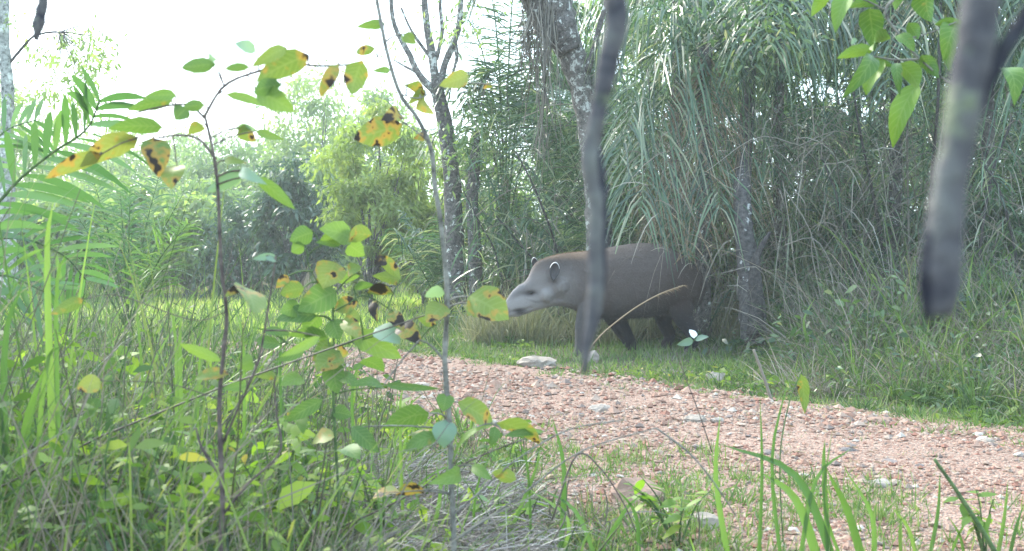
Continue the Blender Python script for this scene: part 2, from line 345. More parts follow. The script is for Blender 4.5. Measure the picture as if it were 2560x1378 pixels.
# the gravel track: a strip along the centre line, its edges dipping under the soil
cl, _ = smoothpath(np.column_stack([CL, np.zeros(len(CL))]), np.ones(len(CL)), 260)
T = nrm(np.gradient(cl, axis=0)); Nn = np.column_stack([T[:, 1], -T[:, 0], np.zeros(len(T))])
offs = np.linspace(-1.75, 1.75, 36)
PX = cl[:, None] + Nn[:, None] * offs[None, :, None] * np.sqrt(np.clip((11.6 - cl[:, 1]) / 2.4, 0.001, 1))[:, None, None] * np.where(offs[None, :, None] < 0, nearw(cl[:, 1])[:, None, None], 1)
PX[..., 2] = H(PX[..., 0], PX[..., 1]) + 0.012 - 0.05 * np.clip((np.abs(offs) - 1.5) / 0.25, 0, 1)[None]
i = np.arange(len(cl) - 1)[:, None] * len(offs); j = np.arange(len(offs) - 1)[None]
F = np.stack([i + j, i + j + 1, i + len(offs) + j + 1, i + len(offs) + j], -1).reshape(-1, 4)
track = put('path', PX.reshape(-1, 3), F, M['track'], kind='structure'); ORG[track.name] = np.zeros(3)

ICO = []
def stone_shape(seed, sub=1, flat=0.6):
    r = np.random.default_rng(seed)
    ph = (1 + 5 ** .5) / 2
    V = np.array([(-1, ph, 0), (1, ph, 0), (-1, -ph, 0), (1, -ph, 0), (0, -1, ph), (0, 1, ph), (0, -1, -ph), (0, 1, -ph), (ph, 0, -1), (ph, 0, 1), (-ph, 0, -1), (-ph, 0, 1)], float)
    V = nrm(V); Fs = [(0, 11, 5), (0, 5, 1), (0, 1, 7), (0, 7, 10), (0, 10, 11), (1, 5, 9), (5, 11, 4), (11, 10, 2), (10, 7, 6), (7, 1, 8), (3, 9, 4), (3, 4, 2), (3, 2, 6), (3, 6, 8), (3, 8, 9), (4, 9, 5), (2, 4, 11), (6, 2, 10), (8, 6, 7), (9, 8, 1)]
    V = [tuple(v) for v in V]
    for _ in range(sub - 1):
        cache = {}; nf = []
        def mid(a, b):
            k = (min(a, b), max(a, b))
            if k not in cache: cache[k] = len(V); V.append(tuple(nrm((np.array(V[a]) + np.array(V[b])) / 2)))
            return cache[k]
        for a, b, c in Fs:
            ab, bc, ca = mid(a, b), mid(b, c), mid(c, a); nf += [(a, ab, ca), (b, bc, ab), (c, ca, bc), (ab, bc, ca)]
        Fs = nf
    V = np.array(V)
    for _ in range(7):                                    # chop flats off: broken stone
        d = nrm(r.normal(size=3)); h = r.uniform(0.55, 0.85); k = V @ d - h; V = V - np.clip(k, 0, None)[:, None] * d
    V = V * (1 + r.normal(0, 0.05, (len(V), 1))) * np.array([1, r.uniform(0.6, 0.9), flat * r.uniform(0.7, 1.2)])
    return V, np.array(Fs)
OCT = np.array([(1, 0, 0), (0.1, 1, 0.1), (-1, 0.1, 0), (0, -1, 0), (0.1, 0, 0.8), (0, 0.1, -0.8)], float)
OCF = np.array([(0, 1, 4), (1, 2, 4), (2, 3, 4), (3, 0, 4), (1, 0, 5), (2, 1, 5), (3, 2, 5), (0, 3, 5)])
tap = lambda y: np.sqrt(np.clip((11.6 - y) / 2.4, 0, 1))
def patchy(x, y): return rng.random(x.shape) < 0.62 + 0.55 * np.sin(x * 1.9 + 2 * np.sin(y * 1.3)) * np.sin(y * 2.3 + x)
def track_points(n, ymin=2.6, ymax=12.5, half=1.5, power=1.0):
    out = []
    while len(out) < n:
        y = np.exp(rng.uniform(np.log(ymin), np.log(ymax), n * 3)); x = rng.uniform(-0.5, 0.5, n * 3) * (1.02 * y + 1.2)
        d = track_side(x, y); m = np.abs(d) < (half + 0.4 * wob(x, y) + rng.normal(0, 0.12, n * 3)) * tap(y)
        if n > 1000: m = m & patchy(x, y)
        out += list(zip(x[m], y[m]))
    return np.array(out[:n])
pts = track_points(40000)
n = len(pts); s = rng.gamma(1.7, 0.0044, n) + 0.0035; s *= np.clip(pts[:, 1] / 6, 0.8, 1.6)
A = rng.uniform(0, 6.283, n); Vp = OCT[None] * (1 + rng.normal(0, 0.22, (n, 6, 1))) * (s[:, None, None] * np.array([1.0, 0.8, 0.72]))
ca, sa = np.cos(A)[:, None], np.sin(A)[:, None]
VX = Vp[..., 0] * ca - Vp[..., 1] * sa + pts[:, 0:1]; VY = Vp[..., 0] * sa + Vp[..., 1] * ca + pts[:, 1:2]
VZ = Vp[..., 2] + (H(pts[:, 0], pts[:, 1]) + 0.012 + s * 0.3 * rng.random(n))[:, None]
FF = (OCF[None] + np.arange(n)[:, None, None] * 6).reshape(-1, 3)
put('gravel', np.stack([VX, VY, VZ], -1).reshape(-1, 3), FF, M['peb'], track, kind='stuff', var=np.repeat(rng.random(n), 6), smooth=False)
stones = []
for k in range(8):
    V, F_ = stone_shape(100 + k, 1, 0.6); stones.append(mesh('stone', V, F_, None, False, [M['pebo']]))
pts = track_points(290, 2.9, 9, 1.45)
for k, (x, y) in enumerate(pts):
    o = bpy.data.objects.new('stone', stones[k % 8]); COL.objects.link(o); o.parent = track
    sc = 0.011 + abs(random.gauss(0, 0.011)) + 0.0012 * y; o.scale = (sc, sc, sc * random.uniform(0.6, 1.0))
    o.location = (float(x), float(y), float(H(x, y)) + 0.012 + sc * 0.25); o.rotation_euler = (random.uniform(-.3, .3), random.uniform(-.3, .3), random.uniform(0, 6.28))

def rock(u, v, wpx, hpx, label, mat='rock', seed=0, name='rock', cat='rock'):
    g = G(u, v); D = g[1]; w = wpx / FPX * D / 2; h = hpx / FPX * D
    V, F_ = stone_shape(seed, 3, 1.0); V = V / np.abs(V).max(0)
    V[:, 2] += 0.05 * np.sin(V[:, 0] * 9 + seed) + 0.03 * np.sin(V[:, 1] * 13)
    V = V * np.array([w, w * 0.75, h * 0.62]); V[:, 2] += h * 0.36
    return put(name, V + g, F_, M[mat], loc=g, label=label, cat=cat, smooth=False)
rock(1342, 918, 104, 30, 'pale lichen-spotted boulder in the short grass below the animal\'s head', 'rock', 3)
rock(1475, 905, 46, 30, 'small grey rock in the grass behind the lower end of the thin hanging branch', 'rock', 4)
rock(1052, 974, 50, 20, 'flat cream stone lying alone on the far left part of the gravel track', 'rock', 5)
rock(1165, 1000, 34, 22, 'small rust-brown stone on the gravel right of the flat cream stone', 'rockred', 6)
rock(1500, 1035, 62, 26, 'cream chunky stone in the middle of the gravel beside a dark pebble', 'rock', 7)
rock(1452, 1046, 26, 14, 'dark grey pebble left of the cream stone mid-track', 'rockdark', 8)
rock(1738, 1058, 60, 22, 'white flat stone at the upper edge of the gravel right of centre', 'rock', 9)
rock(1792, 1062, 40, 20, 'white rounded stone touching the dark gap at the upper gravel edge', 'rock', 10)
rock(1790, 955, 52, 30, 'pale angular stone half hidden in the verge grass behind the track', 'rock', 11)
rock(2200, 1060, 68, 20, 'long salmon stone at the foot of the grassy bank', 'rockred', 12)
rock(2122, 1132, 54, 17, 'long dark grey stone lying across the right part of the gravel', 'rockdark', 13)
rock(2225, 1160, 46, 13, 'flat slate coloured stone in front of the long dark stone', 'rockdark', 14)
rock(2300, 1172, 30, 14, 'small black stone right of the flat slate stone', 'rockdark', 15)
rock(2196, 1222, 70, 26, 'pale grey lumpy stone low on the right side of the gravel', 'rock', 16)
rock(2470, 1110, 46, 16, 'whitish flat stone near the right edge where grass meets gravel', 'rock', 17)
rock(1600, 1262, 150, 70, 'large reddish crumbly rock among the near grass at the bottom of the track', 'rockred', 18)
rock(1760, 1325, 90, 45, 'cream rock half buried in the nearest grass at the bottom edge', 'rock', 19)

# ------------------------------------------------------------------ grass
def sample(n, cond, ymin, ymax, pad=0.8, logd=True):
    out = np.zeros((0, 2))
    while len(out) < n:
        y = np.exp(rng.uniform(np.log(ymin), np.log(ymax), n * 2)) if logd else rng.uniform(ymin, ymax, n * 2)
        x = rng.uniform(-0.5, 0.5, n * 2) * (0.96 * y + 2 * pad)
        m = cond(x, y); out = np.vstack([out, np.column_stack([x[m], y[m]])])
    return out[:n]
def clump(n, k, cond, ymin, ymax, spread):
    c = sample(k, cond, ymin, ymax); i = rng.integers(0, k, n)
    return c[i] + rng.normal(0, spread, (n, 2)), i
def grass(name, label, pts, L, W, lean, droop, mat, nseg=3, minD=1.9, ucap=None):
    n = len(pts); z = H(pts[:, 0], pts[:, 1])
    m = (pts[:, 1] > minD); pts, z = pts[m], z[m]; n = len(pts)
    L = np.broadcast_to(L, m.shape)[m] if np.ndim(L) else np.full(n, L)
    W = np.broadcast_to(W, m.shape)[m] if np.ndim(W) else np.full(n, W)
    a = rng.uniform(0, 6.283, n); ln = np.abs(rng.normal(0, lean, n))
    D = np.column_stack([np.cos(a) * ln, np.sin(a) * ln, np.ones(n)])
    V, F_, var = strips(np.column_stack([pts, z - 0.01]), D, L, W, rng.uniform(0.2, 1, n) * droop, nseg, 'blade')
    return put(name, V, F_, M[mat], kind='stuff', label=label, cat='grass', var=var, smooth=True)
def tussock(name, label, K, cond, ymin, ymax, nb, hgt, W, mat, lean=0.55, droop=0.7, rad=0.05, nseg=4, tone=0.55, cat='grass'):
    c = sample(K, cond, ymin, ymax); hk = hgt(c[:, 0], c[:, 1]) * np.exp(rng.normal(0, 0.35, K)); tk = rng.random(K)
    i = rng.integers(0, K, nb); a = rng.uniform(0, 6.283, nb); rr = np.abs(rng.normal(0, 1, nb)); p = c[i] + np.column_stack([np.cos(a), np.sin(a)]) * (rr * rad)[:, None]
    ln = lean * rng.uniform(0.15, 1.3, nb) * (0.5 + 0.5 * rr); a = a + rng.normal(0, 0.5, nb)
    D = np.column_stack([np.cos(a) * ln, np.sin(a) * ln, np.ones(nb)]); z = H(p[:, 0], p[:, 1]) - 0.01
    L = hk[i] * rng.uniform(0.45, 1.15, nb); ok = (L > 0.02) & (p[:, 1] > 1.9); n = int(ok.sum())
    V, F_, var = strips(np.column_stack([p, z])[ok], D[ok], L[ok], (W * rng.uniform(0.6, 1.5, nb))[ok], rng.uniform(0.2, 1.3, n) * droop, nseg, 'blade', var=np.clip(tk[i] * tone + rng.random(nb) * (1 - tone), 0, 1)[ok])
    return put(name, V, F_, M[mat], kind='stuff', label=label, cat=cat, var=var)
def weeds(name, label, n, K, cond, ymin, ymax, hgt, size, mat, spread=0.12):
    c = sample(K, cond, ymin, ymax); i = rng.integers(0, K, n); hk = hgt(c[:, 0], c[:, 1]) * rng.uniform(0.3, 1.1, K); tk = rng.random(K)
    p = c[i] + rng.normal(0, spread, (n, 2)); z = H(p[:, 0], p[:, 1]) + hk[i] * rng.random(n) ** 0.7; ok = p[:, 1] > 2.2
    D = nrm(rng.normal(size=(n, 3)) * [1, 1, .45]); L = size * rng.uniform(.5, 1.4, n) * np.exp(rng.normal(0, .25, K))[i]
    V, F_, var = strips(np.column_stack([p, z])[ok], D[ok], L[ok], L[ok] * .42, .3, 3, 'leaf', var=np.clip(tk[i] * .6 + rng.random(n) * .4, 0, 1)[ok])
    return put(name, V, F_, M[mat], kind='stuff', label=label, cat='weeds', var=var)
U = lambda x, y: CU + x / y * FPX
# verge behind the track (short, bright), with bare patches
edge = lambda x, y: track_side(x, y) - (1.30 + 0.5 * wob(x, y)) * np.clip((11.9 - y) / 2.4, 0, 1)
vc = lambda x, y: (edge(x, y) > 0) & (track_side(x, y) < 4.8) & (y < 16)
p = sample(30000, vc, 5.0, 16); d = edge(p[:, 0], p[:, 1])
grass('verge_grass', 'short bright green grass of the verge behind the gravel track', p, rng.uniform(0.03, 0.11, len(p)) * np.clip(0.35 + d * 0.8, 0.4, 1.3), 0.006 + 0.0003 * p[:, 1], 0.5, 0.35, 'grass_short')
tussock('verge_tuft_grass', 'taller green tufts scattered through the verge', 420, lambda x, y: vc(x, y) & (edge(x, y) > 0.25) & ~((x > .2) & (x < 1.9) & (y > 9.2) & (y < 11)), 5, 14, 12000, lambda x, y: 0.10 + 0.13 * np.clip(edge(x, y) / 2, 0, 1), 0.008, 'grass', 0.8, 0.6, 0.05)
weeds('verge_weeds', 'low leafy weeds in the verge', 3500, 200, lambda x, y: vc(x, y) & (edge(x, y) > 0.3) & ~((x > .2) & (x < 1.9) & (y > 8.8) & (y < 11)), 5, 13, lambda x, y: 0.12 + 0 * x, 0.045, 'weedleaf', 0.08)
# sparse weeds on the gravel
p, _ = clump(2600, 130, lambda x, y: np.abs(track_side(x, y)) < 1.5, 3.6, 14, 0.06)
grass('track_weeds', 'sparse low green weeds growing out of the gravel', p, rng.uniform(0.02, 0.07, len(p)), 0.005, 0.8, 0.4, 'grass_short')
tussock('track_tufts', 'patches of green grass standing on the near half of the gravel', 260, lambda x, y: (track_side(x, y) > -1.35) & (track_side(x, y) < -0.45) & (wob(x * 1.5 + 3, y * 1.5) > 0.05), 3.2, 8, 10000, lambda x, y: 0.085 + 0 * x, 0.006, 'grass_short', 0.8, 0.7, 0.06)
tussock('track_margin_tufts', 'ragged grass creeping over the far edge of the gravel', 260, lambda x, y: (track_side(x, y) > 0.95 - 0.6 * wob(x * 1.3, y * 1.3)) & (track_side(x, y) < 1.7), 4.2, 12, 10000, lambda x, y: 0.06 + 0 * x, 0.006, 'grass_short', 1.0, 0.6, 0.07)
p = track_points(2200, 3.2, 11, 1.7); D = nrm(rng.normal(size=(len(p), 3)) * [1, 1, .12]); L = rng.uniform(.015, .05, len(p))
V, F_, var = strips(np.column_stack([p, H(p[:, 0], p[:, 1]) + .028]), D, L, L * .4, .1, 3, 'leaf', side=np.cross(D, [0, 0, 1]) + rng.normal(0, .2, (len(p), 3)))
put('leaf_litter', V, F_, M['palm_dry'], kind='stuff', label='small brown dead leaves lying on the gravel', cat='leaf litter', var=var)
# right bank: coarse tall tussocks
bc = lambda x, y: (track_side(x, y) > 1.9) & (x > 1.1 + 0.3 * wob(x * 2, y)) & (y < 13)
bh = lambda x, y: np.where((x < 0.235 * y + .1) & (y > 6.0), 0.2, 1) * (0.14 + 0.14 * np.clip(x - 1.8, 0, 1) + 0.52 * np.clip((track_side(x, y) - 1.7) / 1.6, 0, 1))
tussock('bank_grass', 'coarse tall drooping grass on the bank behind the right part of the track', 620, bc, 5.0, 13, 27000, bh, 0.0085, 'bankgrass', 0.8, 0.9, 0.07)
tussock('added_straw_grass', 'pale straw-coloured grass added to brighten the dark background behind the animal', 110, lambda x, y: (x > -0.4) & (x < 3.2), 10.95, 12.3, 9000, lambda x, y: 0.62 + 0 * x, 0.010, 'straw', 0.5, 0.6, 0.08)  # put in to lighten the shadowed background so the rump's outline shows
tussock('bank_dry_grass', 'grey dry stalks tangled in the bank grass', 480, bc, 5.0, 12.5, 17000, lambda x, y: bh(x, y) * 1.15, 0.006, 'grass_dry', 1.0, 0.8, 0.10)
near_t = lambda x, y: (x > -0.6) & (x < 0.2 * y + .1) & (y > 6.3) & (y < 11.4)
bc2 = lambda x, y: ~near_t(x, y) & (track_side(x, y) > 1.7) & (x > 0.6) & (y < 13)
weeds('bank_weeds', 'small-leaved weeds growing through the bank grass', 3800, 200, bc2, 5.2, 12.5, lambda x, y: bh(x, y) * 1.1, 0.055, 'thick', 0.10)
weeds('thicket_floor_weeds', 'dark leafy weeds along the foot of the thicket', 9000, 240, lambda x, y: ~near_t(x, y) & (track_side(x, y) > 3.2) & (x > -2.2) & (y < 14), 7, 14, lambda x, y: 0.55 + 0 * x, 0.065, 'dark', 0.16)
# clearing on the left
cc = lambda x, y: (x < -0.9 - 0.03 * y) & (np.abs(track_side(x, y)) > 0.9) | ((y > 15.5) & (x < 1.5))
p = sample(36000, cc, 11, 46)
grass('clearing_grass', 'sunlit yellow-green grass of the clearing on the left', p, rng.uniform(0.05, 0.2, len(p)), 0.010 + 0.0008 * p[:, 1], 0.4, 0.4, 'grass_clear', 2)
tussock('clearing_tufts', 'rough tufts of taller grass in the clearing', 420, cc, 11, 34, 9000, lambda x, y: 0.18 + 0.006 * y, 0.016, 'bankgrass', 0.6, 0.7, 0.12, 3)
p, _ = clump(7000, 260, lambda x, y: (x < 0.5) & (y > 22), 22, 36, 0.4)
grass('clearing_reed_grass', 'tall tawny grass at the far edge of the clearing', p, rng.uniform(0.5, 1.3, len(p)), 0.018, 0.2, 0.5, 'grass_dry', 3)
# foreground: tall mixed grass on the camera's side of the track
def fgh(x, y):
    u = U(x, y); return np.interp(u, [-200, 150, 500, 800, 1000, 1250, 1500, 1900, 2600], [0.98, 0.86, 0.70, 0.46, 0.31, 0.22, 0.16, 0.10, 0.12])
fc = lambda x, y: (track_side(x, y) < -1.1 - 0.25 * wob(x, y))
fcl = lambda x, y: fc(x, y) & (x < 0.75)
tussock('foreground_grass', 'dense tall green grass in front of the track on the left', 900, fcl, 2.3, 12, 25000, fgh, 0.0052, 'grass', 0.75, 0.9, 0.06, 5, 0.75)
tussock('foreground_broad_grass', 'broader brighter grass blades mixed through the foreground', 200, fcl, 3.1, 7, 1900, lambda x, y: fgh(x, y) * 1.05, 0.011, 'blade', 0.8, 1.0, 0.04, 6)
tussock('foreground_dry_grass', 'grey-brown dry stalks low in the foreground grass', 520, fcl, 2.3, 9, 19000, lambda x, y: fgh(x, y) * 0.85, 0.004, 'grass_dry', 1.1, 0.6, 0.08)
weeds('foreground_weeds', 'small green leaves of weeds among the foreground grass', 7500, 330, lambda x, y: fcl(x, y) & ((U(x, y) < 780) | (y > 4.4)), 2.4, 8, lambda x, y: fgh(x, y) * 0.85, 0.042, 'weedleaf', 0.07)
tussock('foreground_far_grass', 'tall rank grass hiding the left end of the track', 260, lambda x, y: fc(x, y) & (U(x, y) > 100) & (U(x, y) < 760), 5.5, 10.5, 9000, lambda x, y: 0.62 + 0 * x, 0.008, 'grass', 0.6, 0.8, 0.07, 4, 0.8)
weeds('seedling_leaves', 'yellow-green broad leaves of low seedlings in the lower left foreground', 1700, 110, lambda x, y: fcl(x, y) & (U(x, y) < 1050), 2.7, 5.5, lambda x, y: fgh(x, y) * 0.75, 0.075, 'seedling', 0.08)
m = MB()
for k in range(420):
    q = sample(1, fcl, 2.6, 6.5)[0]; h = float(fgh(q[0], q[1])) * rng.uniform(.6, 1.35); b0 = np.array([q[0], q[1], float(H(q[0], q[1]))]); e = b0 + [rng.normal(0, .4) * h, rng.normal(0, .3) * h, h * rng.uniform(.7, 1)]
    m.add(*tube([b0, (b0 + e) / 2 + rng.normal(0, .03, 3), e], [.0035, .0028, .0015], 4, 7, 0, False), rng.random() * .5)
for k in range(70):
    q = np.array([(rng.uniform(560, 960) - CU) / FPX, 1.0]) * rng.uniform(3.4, 5.2); h = rng.uniform(.35, .62); b0 = np.array([q[0], q[1], float(H(q[0], q[1]))]); e = b0 + [rng.normal(0, .09), rng.normal(0, .05), h]
    m.add(*tube([b0, (b0 + e) / 2 + rng.normal(0, .015, 3), e], [.0035, .003, .0015], 4, 7, 0, False), rng.random() * .8)
m.put('weed_stems', M['stemgrass'], None, kind='stuff', label='thin brown and green weed stems standing in the foreground grass', cat='weeds')
p, _ = clump(9000, 380, lambda x, y: fc(x, y) & (x > -0.6), 2.3, 5.2, 0.06)
grass('foreground_short_grass', 'short bright grass along the near edge of the gravel', p, rng.uniform(0.05, 0.16, len(p)), rng.uniform(0.003, 0.006, len(p)), 0.5, 0.4, 'grass_short', 3)
p, i = clump(2600, 60, lambda x, y: (track_side(x, y) < -0.3) & (track_side(x, y) > -1.3) & (x > 0.2), 3.2, 5.5, 0.06)
grass('track_edge_tufts', 'green tufts creeping from the near side onto the gravel', p, rng.uniform(0.05, 0.15, len(p)), 0.005, 0.5, 0.5, 'grass_short', 3)
# heap of flattened dead grass in front of the sapling
p, _ = clump(7000, 70, lambda x, y: (U(x, y) > 700) & (U(x, y) < 1200), 2.9, 4.4, 0.11)
a = rng.normal(0.3, 0.9, len(p)); D = np.column_stack([np.cos(a), np.sin(a), rng.uniform(0.0, 0.9, len(p))])
V, F_, var = strips(np.column_stack([p, H(p[:, 0], p[:, 1]) + rng.uniform(0, 0.15, len(p))]), D, rng.uniform(0.1, 0.35, len(p)), 0.0042, rng.uniform(0.2, 0.9, len(p)), 3, 'blade')
put('dead_grass', V, F_, M['heap'], kind='stuff', label='heap of flattened grey dead grass at the bottom of the picture', cat='grass', var=var)

# ------------------------------------------------------------------ trees far and near
def leafcloud(centres, rad, n, size, mb, mi=0, droop=0.4, aspect=0.42, nseg=2, down=0.3):
    centres = np.asarray(centres); i = rng.integers(0, len(centres), n); rad = np.broadcast_to(rad, (len(centres),))
    d = rng.normal(size=(n, 3)) * rad[i][:, None] * 0.62
    d[:, 2] *= 0.6; d[:, 2] -= 0.12 * (np.abs(d[:, 0]) + np.abs(d[:, 1]))
    pos = centres[i] + d; D = nrm(rng.normal(size=(n, 3)) + nrm(d) * 0.6 + np.array([0, 0, -down]))
    L = size * rng.uniform(0.6, 1.35, n)
    cv = rng.random(len(centres)) * 0.45
    V, F_, var = strips(pos, D, L, L * aspect, droop, nseg, 'leaf', var=np.clip(cv[i] + rng.random(n) * 0.55, 0, 1))
    mb.add(V, F_, var, mi)
def grow(mb, p, d, L, r, depth, tips, up=0.15, spread=0.6, sides=6, kids=(2, 3)):
    n = 5; pts = [p]; dd = d.copy()
    for _ in range(n):
        dd = nrm(dd + rng.normal(0, 0.13, 3) + np.array([0, 0, up * 0.2])); pts.append(pts[-1] + dd * L / n)
    r1 = r * 0.62; mb.add(*tube(pts, np.linspace(r, r1, len(pts)), sides, 8, 0.06))
    if depth == 0: tips.append(pts[-1]); tips.append(pts[3]); return
    for _ in range(random.randint(*kids)):
        k = random.choice([3, 4, 5]); nd = nrm(dd + rng.normal(0, spread, 3) + np.array([0, 0, up]))
        grow(mb, pts[k], nd, L * random.uniform(0.55, 0.8), r1 * (0.85 if k == 5 else 0.65), depth - 1, tips, up, spread, max(4, sides - 1), kids)
def tree(name, label, cat, u, D, topv, rpx, mat, nleaf, size, group=None, bark='bark', trunkr=0.09, base_v=None, clumpr=0.32, flat=0.75, low=0.25, depth=2):
    g = GX(u, D); top = P(u, topv, D)[2]; Ht = top - g[2]; R = rpx / FPX * D
    t = empty(name, g, label, cat, group)
    mb = MB(); tips = []
    th = Ht * max(low, 0.12); pts = [g - [0, 0, 0.1], g + [rng.normal(0, .05), rng.normal(0, .05), th * 0.5], g + [rng.normal(0, .1), rng.normal(0, .1), th]]
    mb.add(*tube(pts, [trunkr * 1.25, trunkr, trunkr * 0.85], 8, 8, 0.05))
    cz = g[2] + Ht * (low + (1 - low) / 2); hz = Ht * (1 - low) / 2
    cents = []
    K = int(34 + R * 16)
    for k in range(K):
        q = nrm(rng.normal(size=3)) * rng.uniform(0.3, 1.12) ** 0.7
        c = np.array([g[0], g[1], cz]) + q * np.array([R, R * 0.9, hz]) * 0.86
        cents.append(c)
        if k < 26:
            m0 = pts[-1] + (c - pts[-1]) * 0.5 + rng.normal(0, 0.08, 3) * R - [0, 0, 0.05 * hz]
            mb.add(*tube([pts[-1] - [0, 0, th * 0.1 * (k % 4)], m0, c], [trunkr * 0.5, trunkr * 0.25, trunkr * 0.08], 5, 7, 0.05))
    mb.put('trunk', M[bark], t)
    cb = MB(); leafcloud(cents, R * clumpr * rng.uniform(0.35, 1.1, len(cents)), nleaf, size, cb)
    cb.put('crown', M[mat], t)
    return t
FARG = 'trees at the far side of the clearing'
far = [
 (-90, 30, 150, 260, 'farpale', 4200, 'pale tree at the far left edge of the clearing', .2),
 (150, 36, 330, 190, 'farpale', 3400, 'low pale tree behind the near palm frond', .1),
 (330, 40, 300, 150, 'farpale', 3000, 'hazy rounded tree above the young palm at the far side of the clearing', .12),
 (470, 44, 318, 110, 'farpale', 2400, 'thin hazy tree with bright sky gaps beyond the dark sapling stem', .3),
 (610, 38, 262, 150, 'far', 3600, 'grey-green tree right of the dark sapling stem', .12),
 (790, 34, 165, 170, 'farpale', 4600, 'tallest pale green tree at the back of the clearing', .1),
 (960, 30, 205, 150, 'farpale', 3600, 'pale tree behind the yellow-green bush', .1),
 (560, 30, 430, 130, 'far', 3000, 'low dark green bush under the grey-green tree', .05),
 (380, 30, 480, 130, 'far', 3000, 'low bush behind the young palm', .05),
 (200, 28, 470, 150, 'far', 3200, 'low bush at the left side of the clearing', .05),
 (20, 24, 450, 150, 'far', 3000, 'dark low bush at the left edge behind the palm fronds', .05),
 (300, 23, 400, 170, 'farpale', 3400, 'pale thicket right behind the young palm', .03),
 (470, 22, 470, 110, 'farpale', 2600, 'low pale shrub between the young palm and the dark sapling stem', .03),
 (130, 20, 430, 150, 'farpale', 3000, 'pale shrub behind the left palm fronds', .03),
 (830, 24, 330, 130, 'farpale', 3600, 'pale bush between the dark tangled bush and the yellow-green bush', .03),
]
for k, (u, D, tv, r, mt, nl, lab, low) in enumerate(far):
    tree('far_tree' if low >= .1 else 'far_bush', lab, 'tree' if low >= .1 else 'bush', u, D, tv, r, mt, int(nl * 2.1), 0.17, FARG if low >= .1 else 'bushes round the clearing', low=low, trunkr=0.13)
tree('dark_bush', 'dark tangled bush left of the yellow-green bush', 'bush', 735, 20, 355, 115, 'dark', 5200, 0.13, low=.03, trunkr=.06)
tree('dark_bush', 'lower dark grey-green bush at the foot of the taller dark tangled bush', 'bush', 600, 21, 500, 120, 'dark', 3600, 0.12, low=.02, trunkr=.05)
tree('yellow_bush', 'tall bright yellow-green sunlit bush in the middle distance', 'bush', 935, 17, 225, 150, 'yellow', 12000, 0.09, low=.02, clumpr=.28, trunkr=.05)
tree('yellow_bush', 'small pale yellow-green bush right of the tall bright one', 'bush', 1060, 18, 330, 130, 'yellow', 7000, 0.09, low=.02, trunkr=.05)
cents = np.array([[x, 50 + rng.normal(0, 2), z] for x in np.arange(-32, 12, 1.1) for z in rng.uniform(0.2, 4.6 + 1.2 * math.sin(x * .5), 5)])
cb = MB(); leafcloud(cents, 0.9, 26000, 0.24, cb); cb.put('distant_woods', M['farpale'], None, kind='stuff', label='hazy distant wood closing the clearing', cat='woods')
# wall of forest behind the thicket
BG = 'trees that close the view behind the thicket'
backs = [(1210, 19, 330, 150, 'farpale', 'pale leafy tree behind the tall palm'), (1430, 17, 60, 150, 'dark', 'dark leafy tree behind the leaning trunk'),
         (1640, 18, -200, 230, 'far', 'green tree behind the animal\'s rump, crown out of the top'), (1880, 17, -120, 210, 'far', 'green tree with small sky gaps at the upper middle right'),
         (2120, 16, -200, 230, 'dark', 'dark green tree behind the overhanging leafy twig'), (2360, 17, -160, 230, 'far', 'green tree behind the thick blurred branch'),
         (2620, 16, -200, 240, 'dark', 'dark tree at the right edge of the forest'), (2880, 16, -150, 240, 'dark', 'dark tree just beyond the right edge of the forest')]
for k, (u, D, tv, r, mt, lab) in enumerate(backs):
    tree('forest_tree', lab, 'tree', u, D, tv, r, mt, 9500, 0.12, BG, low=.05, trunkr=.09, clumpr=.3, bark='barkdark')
tuft = [(1270, 14.5, 470, 90, 'low shrub between the twin trunks and the leaning trunk', 'far'), (1400, 14.0, 520, 110, 'low shrub behind the animal\'s head', 'far'), (1600, 13.0, 420, 130, 'dense shrub behind the animal\'s back', 'thick'),
        (1790, 12.2, 500, 120, 'shrub between the animal\'s rump and the white-patched trunk', 'far'), (1990, 12.0, 430, 120, 'dense shrub right of the white-patched trunk', 'thick'),
        (2170, 11.4, 470, 120, 'dense shrub left of the thick blurred branch', 'thick'), (2360, 11.0, 500, 120, 'dense shrub behind the lower end of the thick blurred branch', 'thick'),
        (2520, 10.4, 420, 110, 'dense shrub at the right edge above the bank', 'thick'), (2700, 10.2, 400, 120, 'dense shrub just outside the right edge', 'thick'),
        (2060, 10.6, 700, 100, 'low leafy shrub at the top of the grassy bank', 'thick'), (2300, 9.6, 740, 100, 'low leafy shrub halfway along the grassy bank', 'thick'), (2500, 8.9, 700, 110, 'low leafy shrub at the right end of the grassy bank', 'thick')]
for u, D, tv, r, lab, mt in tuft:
    tree('shrub', lab, 'shrub', u, D, tv, r, mt, 4200, 0.065 if D < 12 else 0.08, 'shrubs of the thicket', low=.02, trunkr=.025, bark='barkdark', clumpr=.3)

